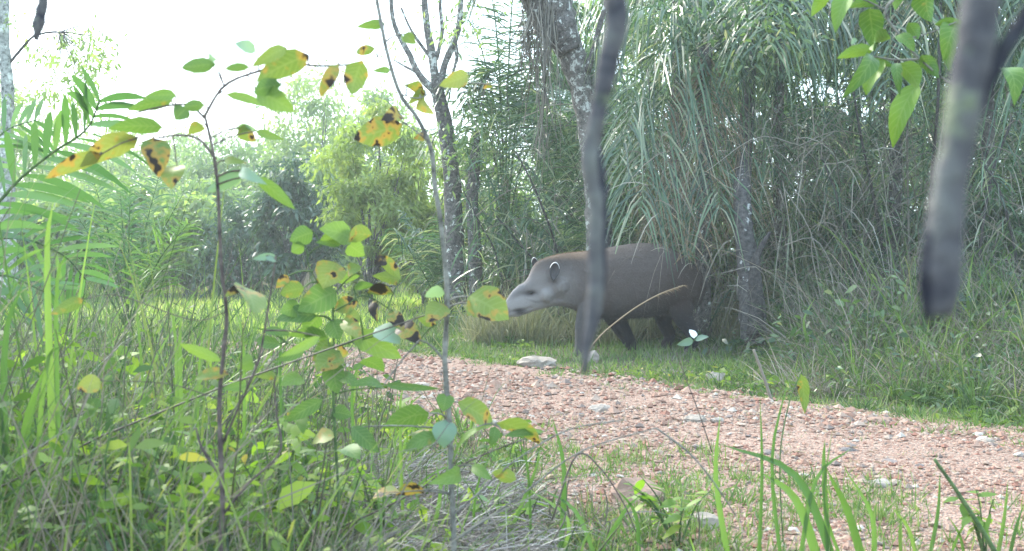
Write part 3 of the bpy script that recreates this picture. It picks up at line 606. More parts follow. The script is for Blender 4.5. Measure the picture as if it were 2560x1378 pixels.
# bare branching tree (two forks, lichen) and companion trunk
def trunk(mbs, pxs, D, rads, sides=10, n=28, rough=0.07):
    pts = [P(u, v, d) for (u, v), d in zip(pxs, np.broadcast_to(D, (len(pxs),)))]
    mbs.add(*tube(pts, np.array(rads) / FPX * np.mean(D) / 2, sides, n, rough)); return pts
g = GX(1140, 13.2); t = empty('forked_tree', g, 'tree with bare lichen-covered branches forking against the white sky', 'tree')
m = MB()
trunk(m, [(1141, 760), (1138, 640), (1132, 520), (1128, 430), (1110, 300), (1092, 225)], 13.2, [62, 50, 46, 44, 38, 34])
m.put('trunk', M['bark'], t)
for pl, rr in [([(1092, 228), (1080, 140), (1066, 60), (1058, -40)], [26, 22, 18, 15]), ([(1095, 235), (1050, 190), (1020, 130), (985, 60), (975, -30)], [20, 17, 14, 12, 9]),
               ([(1098, 225), (1112, 160), (1138, 100), (1150, 40), (1152, -40)], [22, 18, 15, 14, 12]), ([(1090, 150), (1105, 80), (1100, 10), (1112, -40)], [12, 10, 8, 6]),
               ([(1080, 150), (1040, 95), (1020, 60), (1003, 20)], [10, 8, 6, 5]), ([(1138, 110), (1142, 145), (1130, 190)], [14, 10, 6]), ([(1040, 180), (1010, 165), (985, 150)], [8, 6, 4])]:
    b = MB(); trunk(b, pl, 13.2, rr, 7, 16); b.put('branch', M['lichen'], t)
cb = MB(); leafcloud([P(u, v, 13.1 + rng.normal(0, .3)) for u, v in [(1150, 10), (1110, 60), (1170, 60), (1010, 110), (1060, 320), (1110, 380), (1090, 420)]], 0.32, 420, 0.07, cb); cb.put('crown', M['farpale'], t)
g = GX(1192, 13.0); m = MB()
trunk(m, [(1200, 770), (1190, 700), (1186, 600), (1180, 500), (1186, 420), (1190, 330)], 13.0, [50, 38, 34, 30, 28, 18])
t = empty('slim_tree', g, 'straight slim trunk standing just right of the forked tree', 'tree'); m.put('trunk', M['bark'], t)
cb = MB(); leafcloud([P(u, v, 13) for u, v in [(1190, 330), (1175, 380), (1210, 300), (1190, 250)]], 0.3, 500, 0.08, cb); cb.put('crown', M['far'], t)
# leaning lichen trunk with hanging roots
g = GX(1505, 11.6); t = empty('leaning_tree', g, 'leaning tree with white lichen patches rising behind the animal\'s shoulder', 'tree')
m = MB(); trunk(m, [(1512, 900), (1504, 760), (1500, 640), (1494, 500), (1480, 380), (1462, 270), (1440, 170), (1402, 60), (1385, -60)], 11.6, [84, 74, 68, 64, 56, 50, 62, 76, 80], 12, 50, 0.08); m.put('trunk', M['lichen'], t)
m = MB(); trunk(m, [(1425, 130), (1385, 50), (1340, -40)], 11.5, [60, 100, 120], 12, 18, .12); m.put('branch', M['bark'], t)
m = MB(); trunk(m, [(1470, 180), (1485, 120), (1500, 60), (1530, -40)], 11.5, [16, 16, 14, 12], 7, 14); m.put('branch', M['bark'], t)
m = MB()
for k in range(90):
    u0 = rng.uniform(1300, 1395); v0 = rng.uniform(-20, 90); ln = rng.uniform(120, 420)
    if u0 < 1340 or u0 > 1385: ln *= 0.5
    q = [P(u0, v0, 11.3), P(u0 + rng.normal(0, 14), v0 + ln * .5, 11.3 + rng.normal(0, .15)), P(u0 + rng.normal(0, 22) - 6, v0 + ln, 11.3 + rng.normal(0, .2))]
    m.add(*tube(q, [0.006, 0.005, 0.003], 3, 7, 0, False), rng.random())
m.put('hanging_roots', M['grass_dry'], t, kind='stuff')
# white-patched trunk with darker shoot
g = GX(1872, 10.0); t = empty('patched_tree', g, 'trunk with white bark patches right of the animal\'s rump', 'tree')
m = MB(); trunk(m, [(1884, 860), (1878, 740), (1866, 640), (1858, 560), (1856, 470), (1862, 380), (1870, 260), (1876, 120), (1880, -40)], np.array([10.0, 10.0, 10.05, 10.1, 10.3, 10.8, 11.3, 11.7, 12.0]), [66, 58, 48, 42, 40, 38, 36, 34, 30], 12, 44, 0.08); m.put('trunk', M['patch'], t)
m = MB(); trunk(m, [(1888, 838), (1890, 760), (1888, 690), (1893, 640), (1925, 580)], 9.9, [44, 38, 32, 20, 8], 9, 24); m.put('shoot', M['barkdark'], t)
cb = MB(); leafcloud([P(u, v, 10.1 + rng.normal(0, .3)) for u, v in [(1880, 60), (1830, 20), (1930, 80), (1870, 160), (1800, 60), (1960, 30)]], 0.35, 700, 0.07, cb); cb.put('crown', M['thick'], t)
# far-left pale trunk with airy foliage
g = GX(16, 10.0); t = empty('pale_trunk_tree', g, 'slender pale trunk at the left edge with airy foliage against the sky', 'tree')
m = MB(); trunk(m, [(25, 760), (20, 560), (18, 380), (20, 240), (10, 120), (8, 0), (0, -80)], 10, [44, 38, 34, 32, 28, 26, 24], 10, 34); m.put('trunk', M['palebark'], t)
m = MB(); trunk(m, [(22, 160), (60, 115), (90, 88), (150, 80), (230, 90)], 10, [8, 7, 6, 5, 3], 6, 14); m.put('branch', M['bark'], t)
cents = [P(rng.normal(190, 50), v, 10 + rng.normal(0, .4)) for v in rng.uniform(70, 300, 34)] + [P(u, v, 10) for u, v in [(15, 30), (20, 60), (10, 250), (40, 300), (110, 240), (250, 250)]]
cb = MB(); leafcloud(cents, 0.13, 1100, 0.055, cb); cb.put('crown', M['farpale'], t)
mb = MB()
for k in range(16):
    c = cents[k]; mb.add(*tube([P(150, 80, 10), (P(150, 80, 10) + c) / 2 + rng.normal(0, .04, 3), c], [0.006, 0.004, 0.002], 4, 6))
mb.put('twigs', M['bark'], t)
mb = MB(); mb.add(*tube([P(113, -60, 2.2), P(108, 0, 2.2), P(96, 60, 2.2), P(90, 100, 2.2)], np.array([20, 22, 26, 10]) / FPX * 1.1, 8, 14, .15))
V, F_, var, mi = mb.get(); put('hanging_twig', V, F_, M['hang'], loc=P(113, -60, 2.2), label='short blurred dark twig hanging at the top left corner', cat='twig', var=var)

# ------------------------------------------------------------------ palms
def frond_geo(mb, C, az, el, L, droop, nl=46, ll=0.45, lw=0.022, ldroop=0.6, side=1.0, r0=0.012, start=0.12, mi=(0, 1), ang=0.9, nseg=3, path=None):
    if path is None:
        d = np.array([math.cos(az) * math.cos(el), math.sin(az) * math.cos(el), math.sin(el)])
        s = np.linspace(0, 1, 12)[:, None]; pts = np.asarray(C) + d * L * s + np.array([0, 0, -1]) * droop * L * s ** 2.2
    else:
        pts, _ = smoothpath(path, np.ones(len(path)), 12)
    V, F_ = tube(pts, np.linspace(r0, r0 * 0.2, 12), 5, None); mb.add(V, F_, 0.9, mi[1])
    q = np.linspace(start, 0.995, nl); idx = q * 11; i0 = np.clip(idx.astype(int), 0, 10); f = (idx - i0)[:, None]
    base = pts[i0] * (1 - f) + pts[i0 + 1] * f; T = nrm(pts[i0 + 1] - pts[i0])
    up = np.array([0, 0, 1.0]); S = nrm(np.cross(T, up) + 1e-6); Nn = np.cross(S, T)
    for sg in (-1, 1):
        n = nl; a = ang + rng.normal(0, 0.07, n)
        D = S * (sg * np.cos(a - 0.6))[:, None] * side + T * np.sin(a - 0.15)[:, None] * 0.75 + Nn * rng.normal(0.15, 0.14, n)[:, None]
        le = ll * np.sin(np.pi * (0.12 + 0.8 * q)) ** 0.7 * rng.uniform(0.85, 1.1, n)
        le = le * np.where(rng.random(n) < .12, rng.uniform(.2, .6, n), 1); D = nrm(D + rng.normal(0, .12, (n, 3)))
        V, F_, var = strips(base, D, le, lw, ldroop * rng.uniform(0.3, 1.6, n), nseg, 'lance', side=np.cross(nrm(D), Nn) + rng.normal(0, .15, (n, 3)))
        mb.add(V, F_, var, mi[0])
def palm(label, C, base, fronds, mats, trunkr=None, group=None, name='palm', cat='palm'):
    t = empty(name, base, label, cat, group)
    if trunkr: m = MB(); m.add(*tube([base - np.array([0, 0, .1]), (base + C) / 2 + rng.normal(0, .03, 3), C], [trunkr * 1.2, trunkr, trunkr], 9, 12, .12)); m.put('trunk', M['bark'], t)
    for k, fr in enumerate(fronds):
        fr = dict(fr); dry = fr.pop('dry', False); m = MB(); frond_geo(m, C, **fr)
        m.put('frond', [M['palm_dry'], M['palm_dry']] if dry else mats, t, label='dead brown frond hanging down' if dry else None)
    return t
pm = [M['palm'], M['stemgreen']]
# tall palm behind the middle, leaflets against the sky
b = GX(1262, 13.6); C = b + [0, 0, 0.7]
fr = []
for u0, v0, dd in [(1225, -30, 0), (1180, 60, .4), (1290, -60, -.3), (1380, 120, .3), (1150, 200, -.2), (1440, 250, .2), (1330, 40, .8), (1120, 330, .3), (1240, 180, -.5), (1400, 10, -.4)]:
    tip = P(u0, v0, 13.6 + dd); mid = (C * 0.45 + tip * 0.55) + np.array([(C[0] - tip[0]) * 0.3, 0, 0.2])
    tip2 = tip + np.array([np.sign(tip[0] - C[0] + .01) * 0.25, 0, -0.15])
    fr.append(dict(az=0, el=0, L=1, droop=0, path=[C, mid, tip, tip2], nl=70, ll=0.62, lw=0.022, ldroop=0.45, r0=0.016, ang=0.85, start=0.3))
palm('tall palm with arching fronds standing between the forked tree and the leaning trunk', C, b, fr, pm, 0.07)
b = GX(1470, 14.6); C = b + [0, 0, 1.2]
fr = [dict(az=a, el=rng.uniform(.9, 1.35), L=rng.uniform(2.6, 3.4), droop=.35, nl=64, ll=.6, lw=.024, ldroop=.5, r0=.016, start=.25) for a in np.linspace(0, 6.28, 11)[:-1]]
palm('palm with upright fronds behind the leaning lichen trunk', C, b, fr, pm, 0.08)
# big drooping palm right of centre
b = GX(1755, 11.0); C = P(1760, 120, 11.0)
fr = []
def fp(pts, dd, **k):
    n_ = len(pts); return dict(az=0, el=0, L=1, droop=0, path=[C] + [P(u, v, 11.0 + dd * (q + 1) / n_) for q, (u, v) in enumerate(pts)], **k)
for pts_, dd, dry in [([(1690, 95), (1600, 200), (1548, 390)], -.5, 0), ([(1705, 150), (1640, 330), (1600, 520)], -.8, 0), ([(1830, 140), (1905, 280), (1945, 450)], -.4, 0), ([(1800, 40), (1900, 0), (2010, 70)], -.2, 0),
                      ([(1740, 20), (1690, -90)], .2, 0), ([(1690, 40), (1580, 20), (1490, 100)], -.3, 0), ([(1780, 60), (1850, 60), (1960, 200)], .4, 0), ([(1770, 250), (1790, 420), (1800, 520)], -.9, 0), ([(1650, 200), (1570, 400), (1540, 560)], .4, 0),
                      ([(1735, 240), (1690, 420), (1640, 600)], -.7, 1), ([(1765, 260), (1740, 430), (1715, 640)], -.9, 1), ([(1820, 230), (1860, 380), (1850, 560)], -.5, 1), ([(1720, 200), (1640, 330), (1590, 480)], .1, 1), ([(1750, 230), (1770, 400), (1760, 560)], .2, 1)]:
    fr.append(fp(pts_, dd, nl=int(rng.uniform(26, 38)) if not dry else 34, ll=rng.uniform(.5, .8) if not dry else rng.uniform(.4, .6), lw=rng.uniform(.016, .028) if not dry else .009, ldroop=rng.uniform(.5, 1.3), r0=.013, ang=rng.uniform(.75, 1.2), **({'dry': True} if dry else {})))
palm('big palm with drooping leaflets above the animal\'s rump and dead fronds hanging below', C, b, fr, pm, 0.075)
b = GX(1700, 12.4); C = P(1700, -60, 12.4)
fr = [dict(az=a + rng.normal(0, .3), el=rng.uniform(-.2, 1.0), L=rng.uniform(1.0, 2.0), droop=rng.uniform(.5, 1.3), nl=int(rng.uniform(28, 44)), ll=rng.uniform(.45, .8), lw=.018, ldroop=rng.uniform(.8, 1.7), r0=.014) for a in np.linspace(0.3, 6.4, 11)[:-1]]
palm('palm at the top with long fringes hanging behind the bigger drooping palm', C, b, fr, pm, 0.07)
for (u, v, D, lab) in [(1960, -60, 11.6, 'palm crown at the top whose loose fronds hang right of the patched trunk'), (2230, -90, 11.2, 'palm crown at the top behind the overhanging leafy twig'), (2480, -60, 10.8, 'palm crown at the top right corner behind the blurred branch')]:
    b = GX(u, D); C = P(u, v, D); fr = [dict(az=a + rng.normal(0, .3), el=rng.uniform(-.2, .9), L=rng.uniform(1.0, 2.0), droop=rng.uniform(.5, 1.1), nl=int(rng.uniform(26, 40)), ll=rng.uniform(.5, .8), lw=.024, ldroop=rng.uniform(.7, 1.6), r0=.013) for a in np.linspace(0, 6.28, 12)[:-1]]
    palm(lab, C, b, fr, pm, 0.06)
# upright palm clump left of that (vertical blades behind the animal's head)
for (u, D, lab, hh) in [(1400, 12.8, 'clump of upright dark palm blades behind the animal\'s head', 1.9), (1540, 12.6, 'clump of arching blades behind the animal\'s shoulder', 2.0), (1115, 14.2, 'clump of green blades behind the forked tree', 1.8), (1960, 12.2, 'arching palm clump right of the patched trunk', 2.4), (2210, 12.4, 'arching palm clump behind the overhanging twig', 2.8), (2440, 11.6, 'arching palm clump behind the thick blurred branch', 2.4)]:
    b = GX(u, D); fr = []
    for a in np.linspace(0, 6.28, 12)[:-1]:
        fr.append(dict(az=a + rng.normal(0, .2), el=rng.uniform(1.0, 1.45), L=hh * rng.uniform(.8, 1.3), droop=rng.uniform(.2, .6), nl=44, ll=.42, lw=.02, ldroop=.8, r0=.012, start=.3))
    palm(lab, b + [0, 0, .05], b, fr, pm, None, 'palm clumps in the thicket', 'palm_clump')
# young palm in the clearing, left
b = GX(318, 7.2); C = b + [0, 0, 0.42]
fr = []
for (tu, tv, dd, n) in [(325, 470, 0, 22), (300, 480, .2, 22), (460, 480, .1, 34), (470, 560, -.2, 34), (180, 520, .1, 30), (150, 610, -.3, 28), (400, 430, .4, 30), (230, 440, .3, 30), (430, 660, -.4, 24)]:
    tip = P(tu, tv, 7.2 + dd); mid = C * .5 + tip * .5 + [0, 0, .1]
    fr.append(dict(az=0, el=0, L=1, droop=0, path=[C, mid, tip], nl=n, ll=.30, lw=.013, ldroop=.35, r0=.008, ang=1.05 if tu > 400 else .9, start=.3, side=.8))
palm('young green palm growing out of the tall grass left of the dark sapling stem', C, b, fr, [M['palm_near'], M['stemgreen']], 0.022, name='young_palm')
# near palm at the left edge, leaflets as parts
def near_frond(t, path, nl, ll, lw, D_, side=1.0, ldroop=.35):
    pts, _ = smoothpath(path, np.ones(len(path)), 20); f = MB(); f.add(*tube(pts, np.linspace(.007, .0025, 20), 7, None)); fo = f.put('frond', M['stemgreen'], t)
    q = np.linspace(.08, .99, nl); idx = q * 19; i0 = np.clip(idx.astype(int), 0, 18); ff = (idx - i0)[:, None]
    base = pts[i0] * (1 - ff) + pts[i0 + 1] * ff; T = nrm(pts[i0 + 1] - pts[i0])
    view = nrm(base - np.array([0, 0, CH])); S = nrm(np.cross(T, view)); Nn = np.cross(S, T)
    for sg in (-1, 1):
        for k in range(nl):
            D = nrm(S[k] * sg * .75 + T[k] * .72 + Nn[k] * rng.normal(.1, .18) * 1.0)
            le = ll * math.sin(math.pi * (.2 + .68 * q[k])) ** .6 * rng.uniform(.85, 1.1)
            V, F_, var = strips(base[k][None], D[None], le, lw, ldroop * rng.uniform(.5, 1.2), 5, 'lance', side=(np.cross(D, Nn[k]) + rng.normal(0, .35, 3))[None])
            put('leaflet', V, F_, M['palm_near'], fo, var=var * .6)
b = GX(-160, 3.9); t = empty('near_palm', b, 'palm whose broad fronds arch into the left edge in front of the clearing', 'palm')
near_frond(t, [b + [0, 0, .25], P(-60, 620, 3.8), P(20, 480, 3.8), P(120, 390, 3.8), P(215, 325, 3.75), P(250, 250, 3.7)], 19, .27, .030, 3.8)
near_frond(t, [b + [0, 0, .2], P(-90, 640, 4.1), P(-20, 600, 4.2), P(70, 600, 4.3), P(160, 640, 4.4), P(215, 700, 4.5)], 16, .27, .024, 4.2)
near_frond(t, [b + [0, 0, .2], P(-120, 560, 4.4), P(-60, 420, 4.6), P(10, 330, 4.7), P(90, 300, 4.8)], 16, .25, .022, 4.5)
near_frond(t, [b + [0, 0, .2], P(-110, 720, 4.0), P(-60, 700, 4.0), P(20, 690, 4.0), P(110, 730, 4.0)], 14, .24, .018, 4.0)

# ------------------------------------------------------------------ canes, thin stems and vines of the thicket
def cane(label, u, D, path, r, mat, leaves=60, ll=.22, lw=.013, group='thin stems in the thicket', lmat='palm', name='cane', cat='stem', droop=.8):
    pts = [P(a, b_, D + rng.normal(0, .1)) for a, b_ in path]; g = GX(path[0][0], D); pts[0] = g - [0, 0, .05]
    t = empty(name, g, label, cat, group); m = MB(); m.add(*tube(pts, np.linspace(r * 1.5, r * .8, len(pts)), 6, 20, .05)); m.put('stem', M[mat], t)
    if leaves:
        c, _ = smoothpath(pts, np.ones(len(pts)), 40); c = c[8:]; i_ = rng.integers(0, len(c), leaves); pos = c[i_] + rng.normal(0, .02, (leaves, 3))
        D_ = nrm(rng.normal(size=(leaves, 3)) * [1, 1, .4] + [0, 0, -.1])
        V, F_, var = strips(pos, D_, ll * rng.uniform(.6, 1.3, leaves), lw, droop, 3, 'lance'); put('foliage', V, F_, M[lmat], t, var=var)
canes = [
 (2200, 10.6, [(2185, 860), (2215, 700), (2185, 500), (2150, 330), (2128, 190)], .012, 'barkdark', 'dark thin leaning stem left of the drooping overhang leaves'),
 (2150, 10.8, [(2240, 840), (2228, 690), (2200, 560), (2170, 420)], .009, 'barkdark', 'second dark thin stem crossing the leaning one'),
 (2310, 10.2, [(2318, 850), (2322, 650), (2330, 450), (2345, 250), (2350, 60), (2355, -60)], .013, 'barkdark', 'dark straight stem just left of the thick blurred branch'),
 (2305, 10.4, [(2300, 830), (2305, 600), (2310, 400), (2322, 200)], .010, 'stemgreen', 'green straight cane beside the dark straight stem'),
 (2270, 10.4, [(2275, 820), (2272, 600), (2268, 380), (2270, 260)], .009, 'grass_dry', 'tan dry cane left of the green straight cane'),
 (1985, 11.0, [(1990, 800), (1990, 600), (1960, 420), (1930, 300)], .010, 'stemgreen', 'green arching cane right of the patched trunk'),
 (2030, 11.2, [(2035, 800), (2010, 560), (2040, 380), (2110, 250)], .010, 'stemgreen', 'green cane bending right below the overhanging leaves'),
 (1390, 12.0, [(1420, 800), (1395, 640), (1340, 480), (1290, 380)], .011, 'barkdark', 'dark thin stem behind the animal\'s ear leaning left'),
 (1375, 12.2, [(1375, 800), (1355, 690), (1290, 600), (1240, 540)], .010, 'barkdark', 'dark twiggy stem slanting left above the animal\'s head'),
 (1290, 12.6, [(1280, 780), (1240, 640), (1200, 560), (1160, 480)], .009, 'barkdark', 'thin stem slanting from the twin trunks'),
 (1480, 12.0, [(1500, 800), (1520, 560), (1550, 380), (1560, 200)], .012, 'stemgreen', 'green cane behind the lower leaning trunk'),
 (1640, 11.6, [(1650, 780), (1640, 560), (1600, 380), (1560, 280)], .011, 'stemgreen', 'green cane above the animal\'s back'),
 (2460, 9.8, [(2470, 860), (2450, 640), (2480, 440), (2530, 300)], .011, 'barkdark', 'dark stem right of the thick blurred branch'),
 (2540, 9.5, [(2560, 860), (2540, 640), (2500, 480), (2450, 400)], .010, 'barkdark', 'dark stem at the right edge leaning left'),
 (2100, 10.4, [(2090, 840), (2130, 700), (2100, 520), (2050, 380)], .010, 'barkdark', 'thin dark stem in the middle of the right thicket'),
]
for c in canes:
    cane(c[5], c[0], c[1], c[2], c[3], c[4], 0 if c[4] in ('grass_dry',) else 46)
# vines and bare twigs tangled in the thicket
m = MB()
for k in range(520):
    u = rng.uniform(1150, 2620); D = rng.uniform(9.6, 12.6) if u > 1900 else rng.uniform(11.8, 13.6); v = rng.uniform(250, 860)
    if 1230 < u < 1800 and v > 560: D = rng.uniform(11.6, 13.5)
    p0 = P(u, v, D)
    if p0[2] < H(p0[0], p0[1]) + .05 or (1600 < u < 1830 and v > 600 and D < 11.3): continue
    a = rng.normal(0, 1.1); L = rng.uniform(.3, 1.1); d1 = np.array([math.sin(a), rng.normal(0, .3), math.cos(a)])
    q = [p0, p0 + d1 * L * .5 + rng.normal(0, .06, 3), p0 + d1 * L + [0, 0, -L * .35]]
    m.add(*tube(q, [.006, .005, .003], 3, 8, 0, False), rng.random())
m.put('vine_tangle', M['grass_dry'], None, kind='stuff', label='tangle of thin bare vines and twigs through the thicket', cat='vines')
# long lance leaves filling the thicket
def lance(n, ur, vr, Dr, ll, mat, name, label, lw=.016, down=.5):
    u = rng.uniform(*ur, n); v = rng.uniform(*vr, n); D = rng.uniform(*Dr, n)
    D = np.where((u < 1800) & (v > 660) & (D < 11.2), D + 1.6, D)
    pos = np.column_stack([(u - CU) / FPX * D, D, CH + (HOR - v) / FPX * D]); pos = pos[pos[:, 2] > H(pos[:, 0], pos[:, 1]) + .03]; n = len(pos)
    Dv = nrm(rng.normal(size=(n, 3)) * [1, .7, .7] + [0, 0, .2])
    V, F_, var = strips(pos, Dv, ll * rng.uniform(.5, 1.3, n), lw * rng.uniform(.6, 1.3, n), down * rng.uniform(.5, 2, n), 4, 'lance')
    put(name, V, F_, M[mat], kind='stuff', var=var, label=label, cat='undergrowth')
lance(8000, (1560, 2650), (-40, 800), (10.4, 13.5), .34, 'palm', 'undergrowth', 'dense dark lance-leaved undergrowth filling the right thicket')
lance(2600, (1150, 1600), (250, 800), (12.2, 14.5), .34, 'palm', 'undergrowth', 'lance-leaved undergrowth behind the animal\'s head')
lance(2600, (1600, 2650), (250, 800), (9.8, 12.0), .40, 'grass_dry', 'dead_leaves', 'dry bleached leaves hanging in the right thicket', .008, .9)

# ------------------------------------------------------------------ the tapir
TD = 10.35; TS = TD / FPX
def tp(u, v, y=0.0): 
    q = P(u, v, TD); q[1] += y; return q
def yo(u): return -0.22 * max(0.0, (1430 - u) * TS) - 0.6 * max(0.0, (1340 - u) * TS) * .35
secs = [(1259, 771, 783, .016), (1263, 753, 788, .034), (1270, 740, 790, .046), (1282, 724, 790, .055), (1296, 711, 790, .064), (1310, 705, 785, .074), (1320, 692, 782, .088), (1327, 674, 779, .096),
        (1337, 657, 776, .104), (1350, 649, 773, .112), (1368, 642, 768, .122), (1388, 637, 764, .13), (1408, 633, 765, .145), (1430, 631, 772, .165), (1455, 629, 784, .20), (1482, 626, 792, .24), (1514, 620, 796, .272),
        (1545, 614, 797, .292), (1578, 609, 796, .305), (1612, 607, 794, .312), (1648, 611, 789, .31), (1680, 622, 785, .295), (1706, 638, 781, .268), (1728, 655, 776, .23), (1746, 674, 764, .175), (1758, 697, 745, .11), (1763, 712, 730, .05)]
ns = 28; TV = []; a = np.linspace(0, 2 * np.pi, ns, endpoint=False)
for u, t_, b_, hw in secs:
    c = tp(u, (t_ + b_) / 2, yo(u)); hh = (b_ - t_) / 2 * TS
    s_, c_ = np.sin(a), np.cos(a)
    ex = 0.9
    yy = np.sign(c_) * np.abs(c_) ** ex * hw * (1 - 0.10 * np.clip(s_, 0, 1) ** 2); zz = np.sign(s_) * np.abs(s_) ** ex * hh
    TV.append(np.column_stack([np.full(ns, c[0]), c[1] + yy, c[2] + zz]))
TV = np.concatenate(TV); k = len(secs)
i = np.arange(k - 1)[:, None] * ns; j = np.arange(ns)[None]
TF = np.stack([i + j, i + ns + j, i + ns + (j + 1) % ns, i + (j + 1) % ns], -1).reshape(-1, 4)
tb = MB(); TV = np.vstack([TV, tp(1257.5, 778, yo(1257)), tp(1764, 721)])
tb.add(TV, [TF, np.stack([j[0], (j[0] + 1) % ns, np.full(ns, k * ns)], -1), np.stack([(k - 1) * ns + (j[0] + 1) % ns, (k - 1) * ns + j[0], np.full(ns, k * ns + 1)], -1)])
def limb(pts, rads): tb.add(*tube([tp(*q) for q in pts], rads, 16, 26))
# near fore leg (upright), far fore leg (slanting back), near and far hind legs with hocks
limb([(1492, 735, -.06), (1472, 775, -.13), (1458, 810, -.155), (1452, 850, -.155), (1447, 876, -.155), (1440, 890, -.165)], [.09, .112, .088, .066, .056, .060])
limb([(1512, 730, .06), (1534, 780, .14), (1553, 815, .15), (1571, 846, .15), (1584, 872, .15), (1586, 890, .15)], [.10, .110, .085, .066, .056, .058])
limb([(1684, 718, -.06), (1694, 762, -.12), (1704, 795, -.15), (1717, 820, -.16), (1727, 841, -.16), (1720, 862, -.16), (1710, 882, -.16), (1702, 892, -.17)], [.15, .135, .092, .066, .060, .050, .050, .056])
limb([(1664, 722, .06), (1662, 778, .14), (1668, 815, .15), (1680, 842, .15), (1668, 868, .15), (1656, 889, .15)], [.12, .10, .068, .054, .046, .050])
# brow, cheek, lower jaw fill
for (u, v, y, r) in [(1329, 728, -.135, .03), (1365, 735, -.13, .075), (1400, 712, -.10, .10)]:
    V, F_ = stone_shape(1, 3, 1.0); V = nrm(V) * r; tb.add(V + tp(u, v, y), F_)
V, F_, var, mi = tb.get()
me0 = mesh('body', V, F_); tmp = bpy.data.objects.new('tmp', me0); COL.objects.link(tmp)
rm = tmp.modifiers.new('r', 'REMESH'); rm.mode = 'VOXEL'; rm.voxel_size = 0.0105
sm = tmp.modifiers.new('s', 'SMOOTH'); sm.factor = 0.5; sm.iterations = 5
dg = bpy.context.evaluated_depsgraph_get(); me = bpy.data.meshes.new_from_object(tmp.evaluated_get(dg)); me.name = 'body'
bpy.data.objects.remove(tmp)
base = np.array([tp(1560, 890)[0], TD, float(H(tp(1560, 890)[0], TD))])
co = np.zeros(len(me.vertices) * 3, np.float32); me.vertices.foreach_get('co', co); co = co.reshape(-1, 3)
# eye socket, mouth line and nostril pressed into the surface
def press(u, v, ru, rv, depth):
    c = tp(u, v); dx = (co[:, 0] - c[0]) / (ru * TS); dz = (co[:, 2] - c[2]) / (rv * TS); w = np.exp(-(dx ** 2 + dz ** 2)) * (co[:, 1] < TD + yo(u))
    co[:, 1] += depth * w
press(1326, 731, 9, 5, .018); press(1269, 771, 4, 3, .02); press(1392, 745, 22, 8, .02)
for uu, vv in [(1284, 776), (1294, 774), (1304, 773), (1314, 772), (1324, 768)]: press(uu, vv, 7, 2.6, .012)
press(1545, 760, 30, 40, -.012); press(1500, 740, 16, 40, .012); press(1660, 745, 22, 40, .016); press(1435, 740, 16, 30, .01)
uu = (co[:, 0] / TD * FPX + CU); vv = HOR + (CH - co[:, 2]) / TD * FPX
def bl(x, a_, b_): 
    t = np.clip((x - a_) / (b_ - a_), 0, 1); return t * t * (3 - 2 * t)
pale = bl(uu, 1475, 1400) * bl(vv, 650, 700) * .55 + bl(uu, 1420, 1330) * bl(vv, 700, 745) * .5
pale -= .5 * np.exp(-(((uu - 1295) / 30) ** 2 + ((vv - 733 + (uu - 1295) * .45) / 9) ** 2))
for (a1, b1, r1, r2, s) in [(1326, 731, 16, 7, .8), (1300, 776, 16, 6, .75), (1268, 776, 8, 6, .7), (1350, 752, 14, 3, .35), (1380, 700, 16, 10, .3)]:
    pale -= s * np.exp(-(((uu - a1) / r1) ** 2 + ((vv - b1) / r2) ** 2))
legs = bl(vv, 735, 815) * bl(uu, 1400, 1440) * .95; rear = bl(uu + (vv - 700) * .5, 1600, 1720) * .9
crest = bl(vv, 655, 640) * bl(uu, 1545, 1430) + np.exp(-((uu - 1336) / 18) ** 2 - ((vv - 675) / 25) ** 2) * .5
mark = .85 * np.exp(-(((uu - 1325) / 17) ** 2 + ((vv - 731 + (uu - 1325) * .12) / 7) ** 2)) + .95 * np.exp(-(((uu - 1299) / 15) ** 2 + ((vv - 776) / 8) ** 2)) + .35 * np.exp(-(((uu - 1335) / 16) ** 2 + ((vv - 752 - (uu - 1335) * .3) / 3) ** 2)) + .3 * np.exp(-(((uu - 1300) / 26) ** 2 + ((vv - 726 + (uu - 1300) * .5) / 7) ** 2)) + .5 * np.exp(-(((uu - 1266) / 6) ** 2 + ((vv - 780) / 5) ** 2)) + .35 * np.exp(-(((uu - 1385) / 13) ** 2 + ((vv - 702) / 8) ** 2))
mark *= co[:, 1] < TD + .02
for nm, arr in (('mark', mark), ('pale', pale), ('legs', legs), ('rear', rear), ('crest', crest)):
    at = me.attributes.new(nm, 'FLOAT', 'POINT'); at.data.foreach_set('value', np.clip(arr, 0, 1).astype(np.float32))
FA = {'mark': mark, 'pale': pale, 'legs': legs, 'rear': rear, 'crest': crest}
me.vertices.foreach_set('co', (co - base).astype(np.float32).ravel()); me.polygons.foreach_set('use_smooth', np.ones(len(me.polygons), bool)); me.update()
mt, n_, l_ = newmat('tapir_hide'); nt = mt.node_tree; pr = n_['Principled BSDF']; pr.inputs['Roughness'].default_value = .85; pr.inputs['Specular IOR Level'].default_value = .2
pr.inputs['Sheen Weight'].default_value = .04; pr.inputs['Sheen Roughness'].default_value = .5
def att(nm): 
    a_ = nt.nodes.new('ShaderNodeAttribute'); a_.attribute_name = nm; return a_.outputs['Fac']
c = mixc(nt, noise(nt, 5, 4, .6), (0.075, 0.061, 0.059), (0.155, 0.13, 0.128))
c = mixc(nt, mth(nt, 'MULTIPLY', noise(nt, 16, 6, .75), .9), c, (0.045, 0.034, 0.03))
c = mixc(nt, mth(nt, 'MULTIPLY', noise(nt, 90, 4, .8), .75), c, (0.055, 0.04, 0.036))
c = mixc(nt, att('rear'), c, (0.034, 0.021, 0.018)); c = mixc(nt, att('legs'), c, (0.012, 0.012, 0.017))
c = mixc(nt, att('crest'), c, (0.125, 0.082, 0.058)); c = mixc(nt, att('pale'), c, (0.27, 0.25, 0.25)); c = mixc(nt, att('mark'), c, (0.03, 0.027, 0.03))
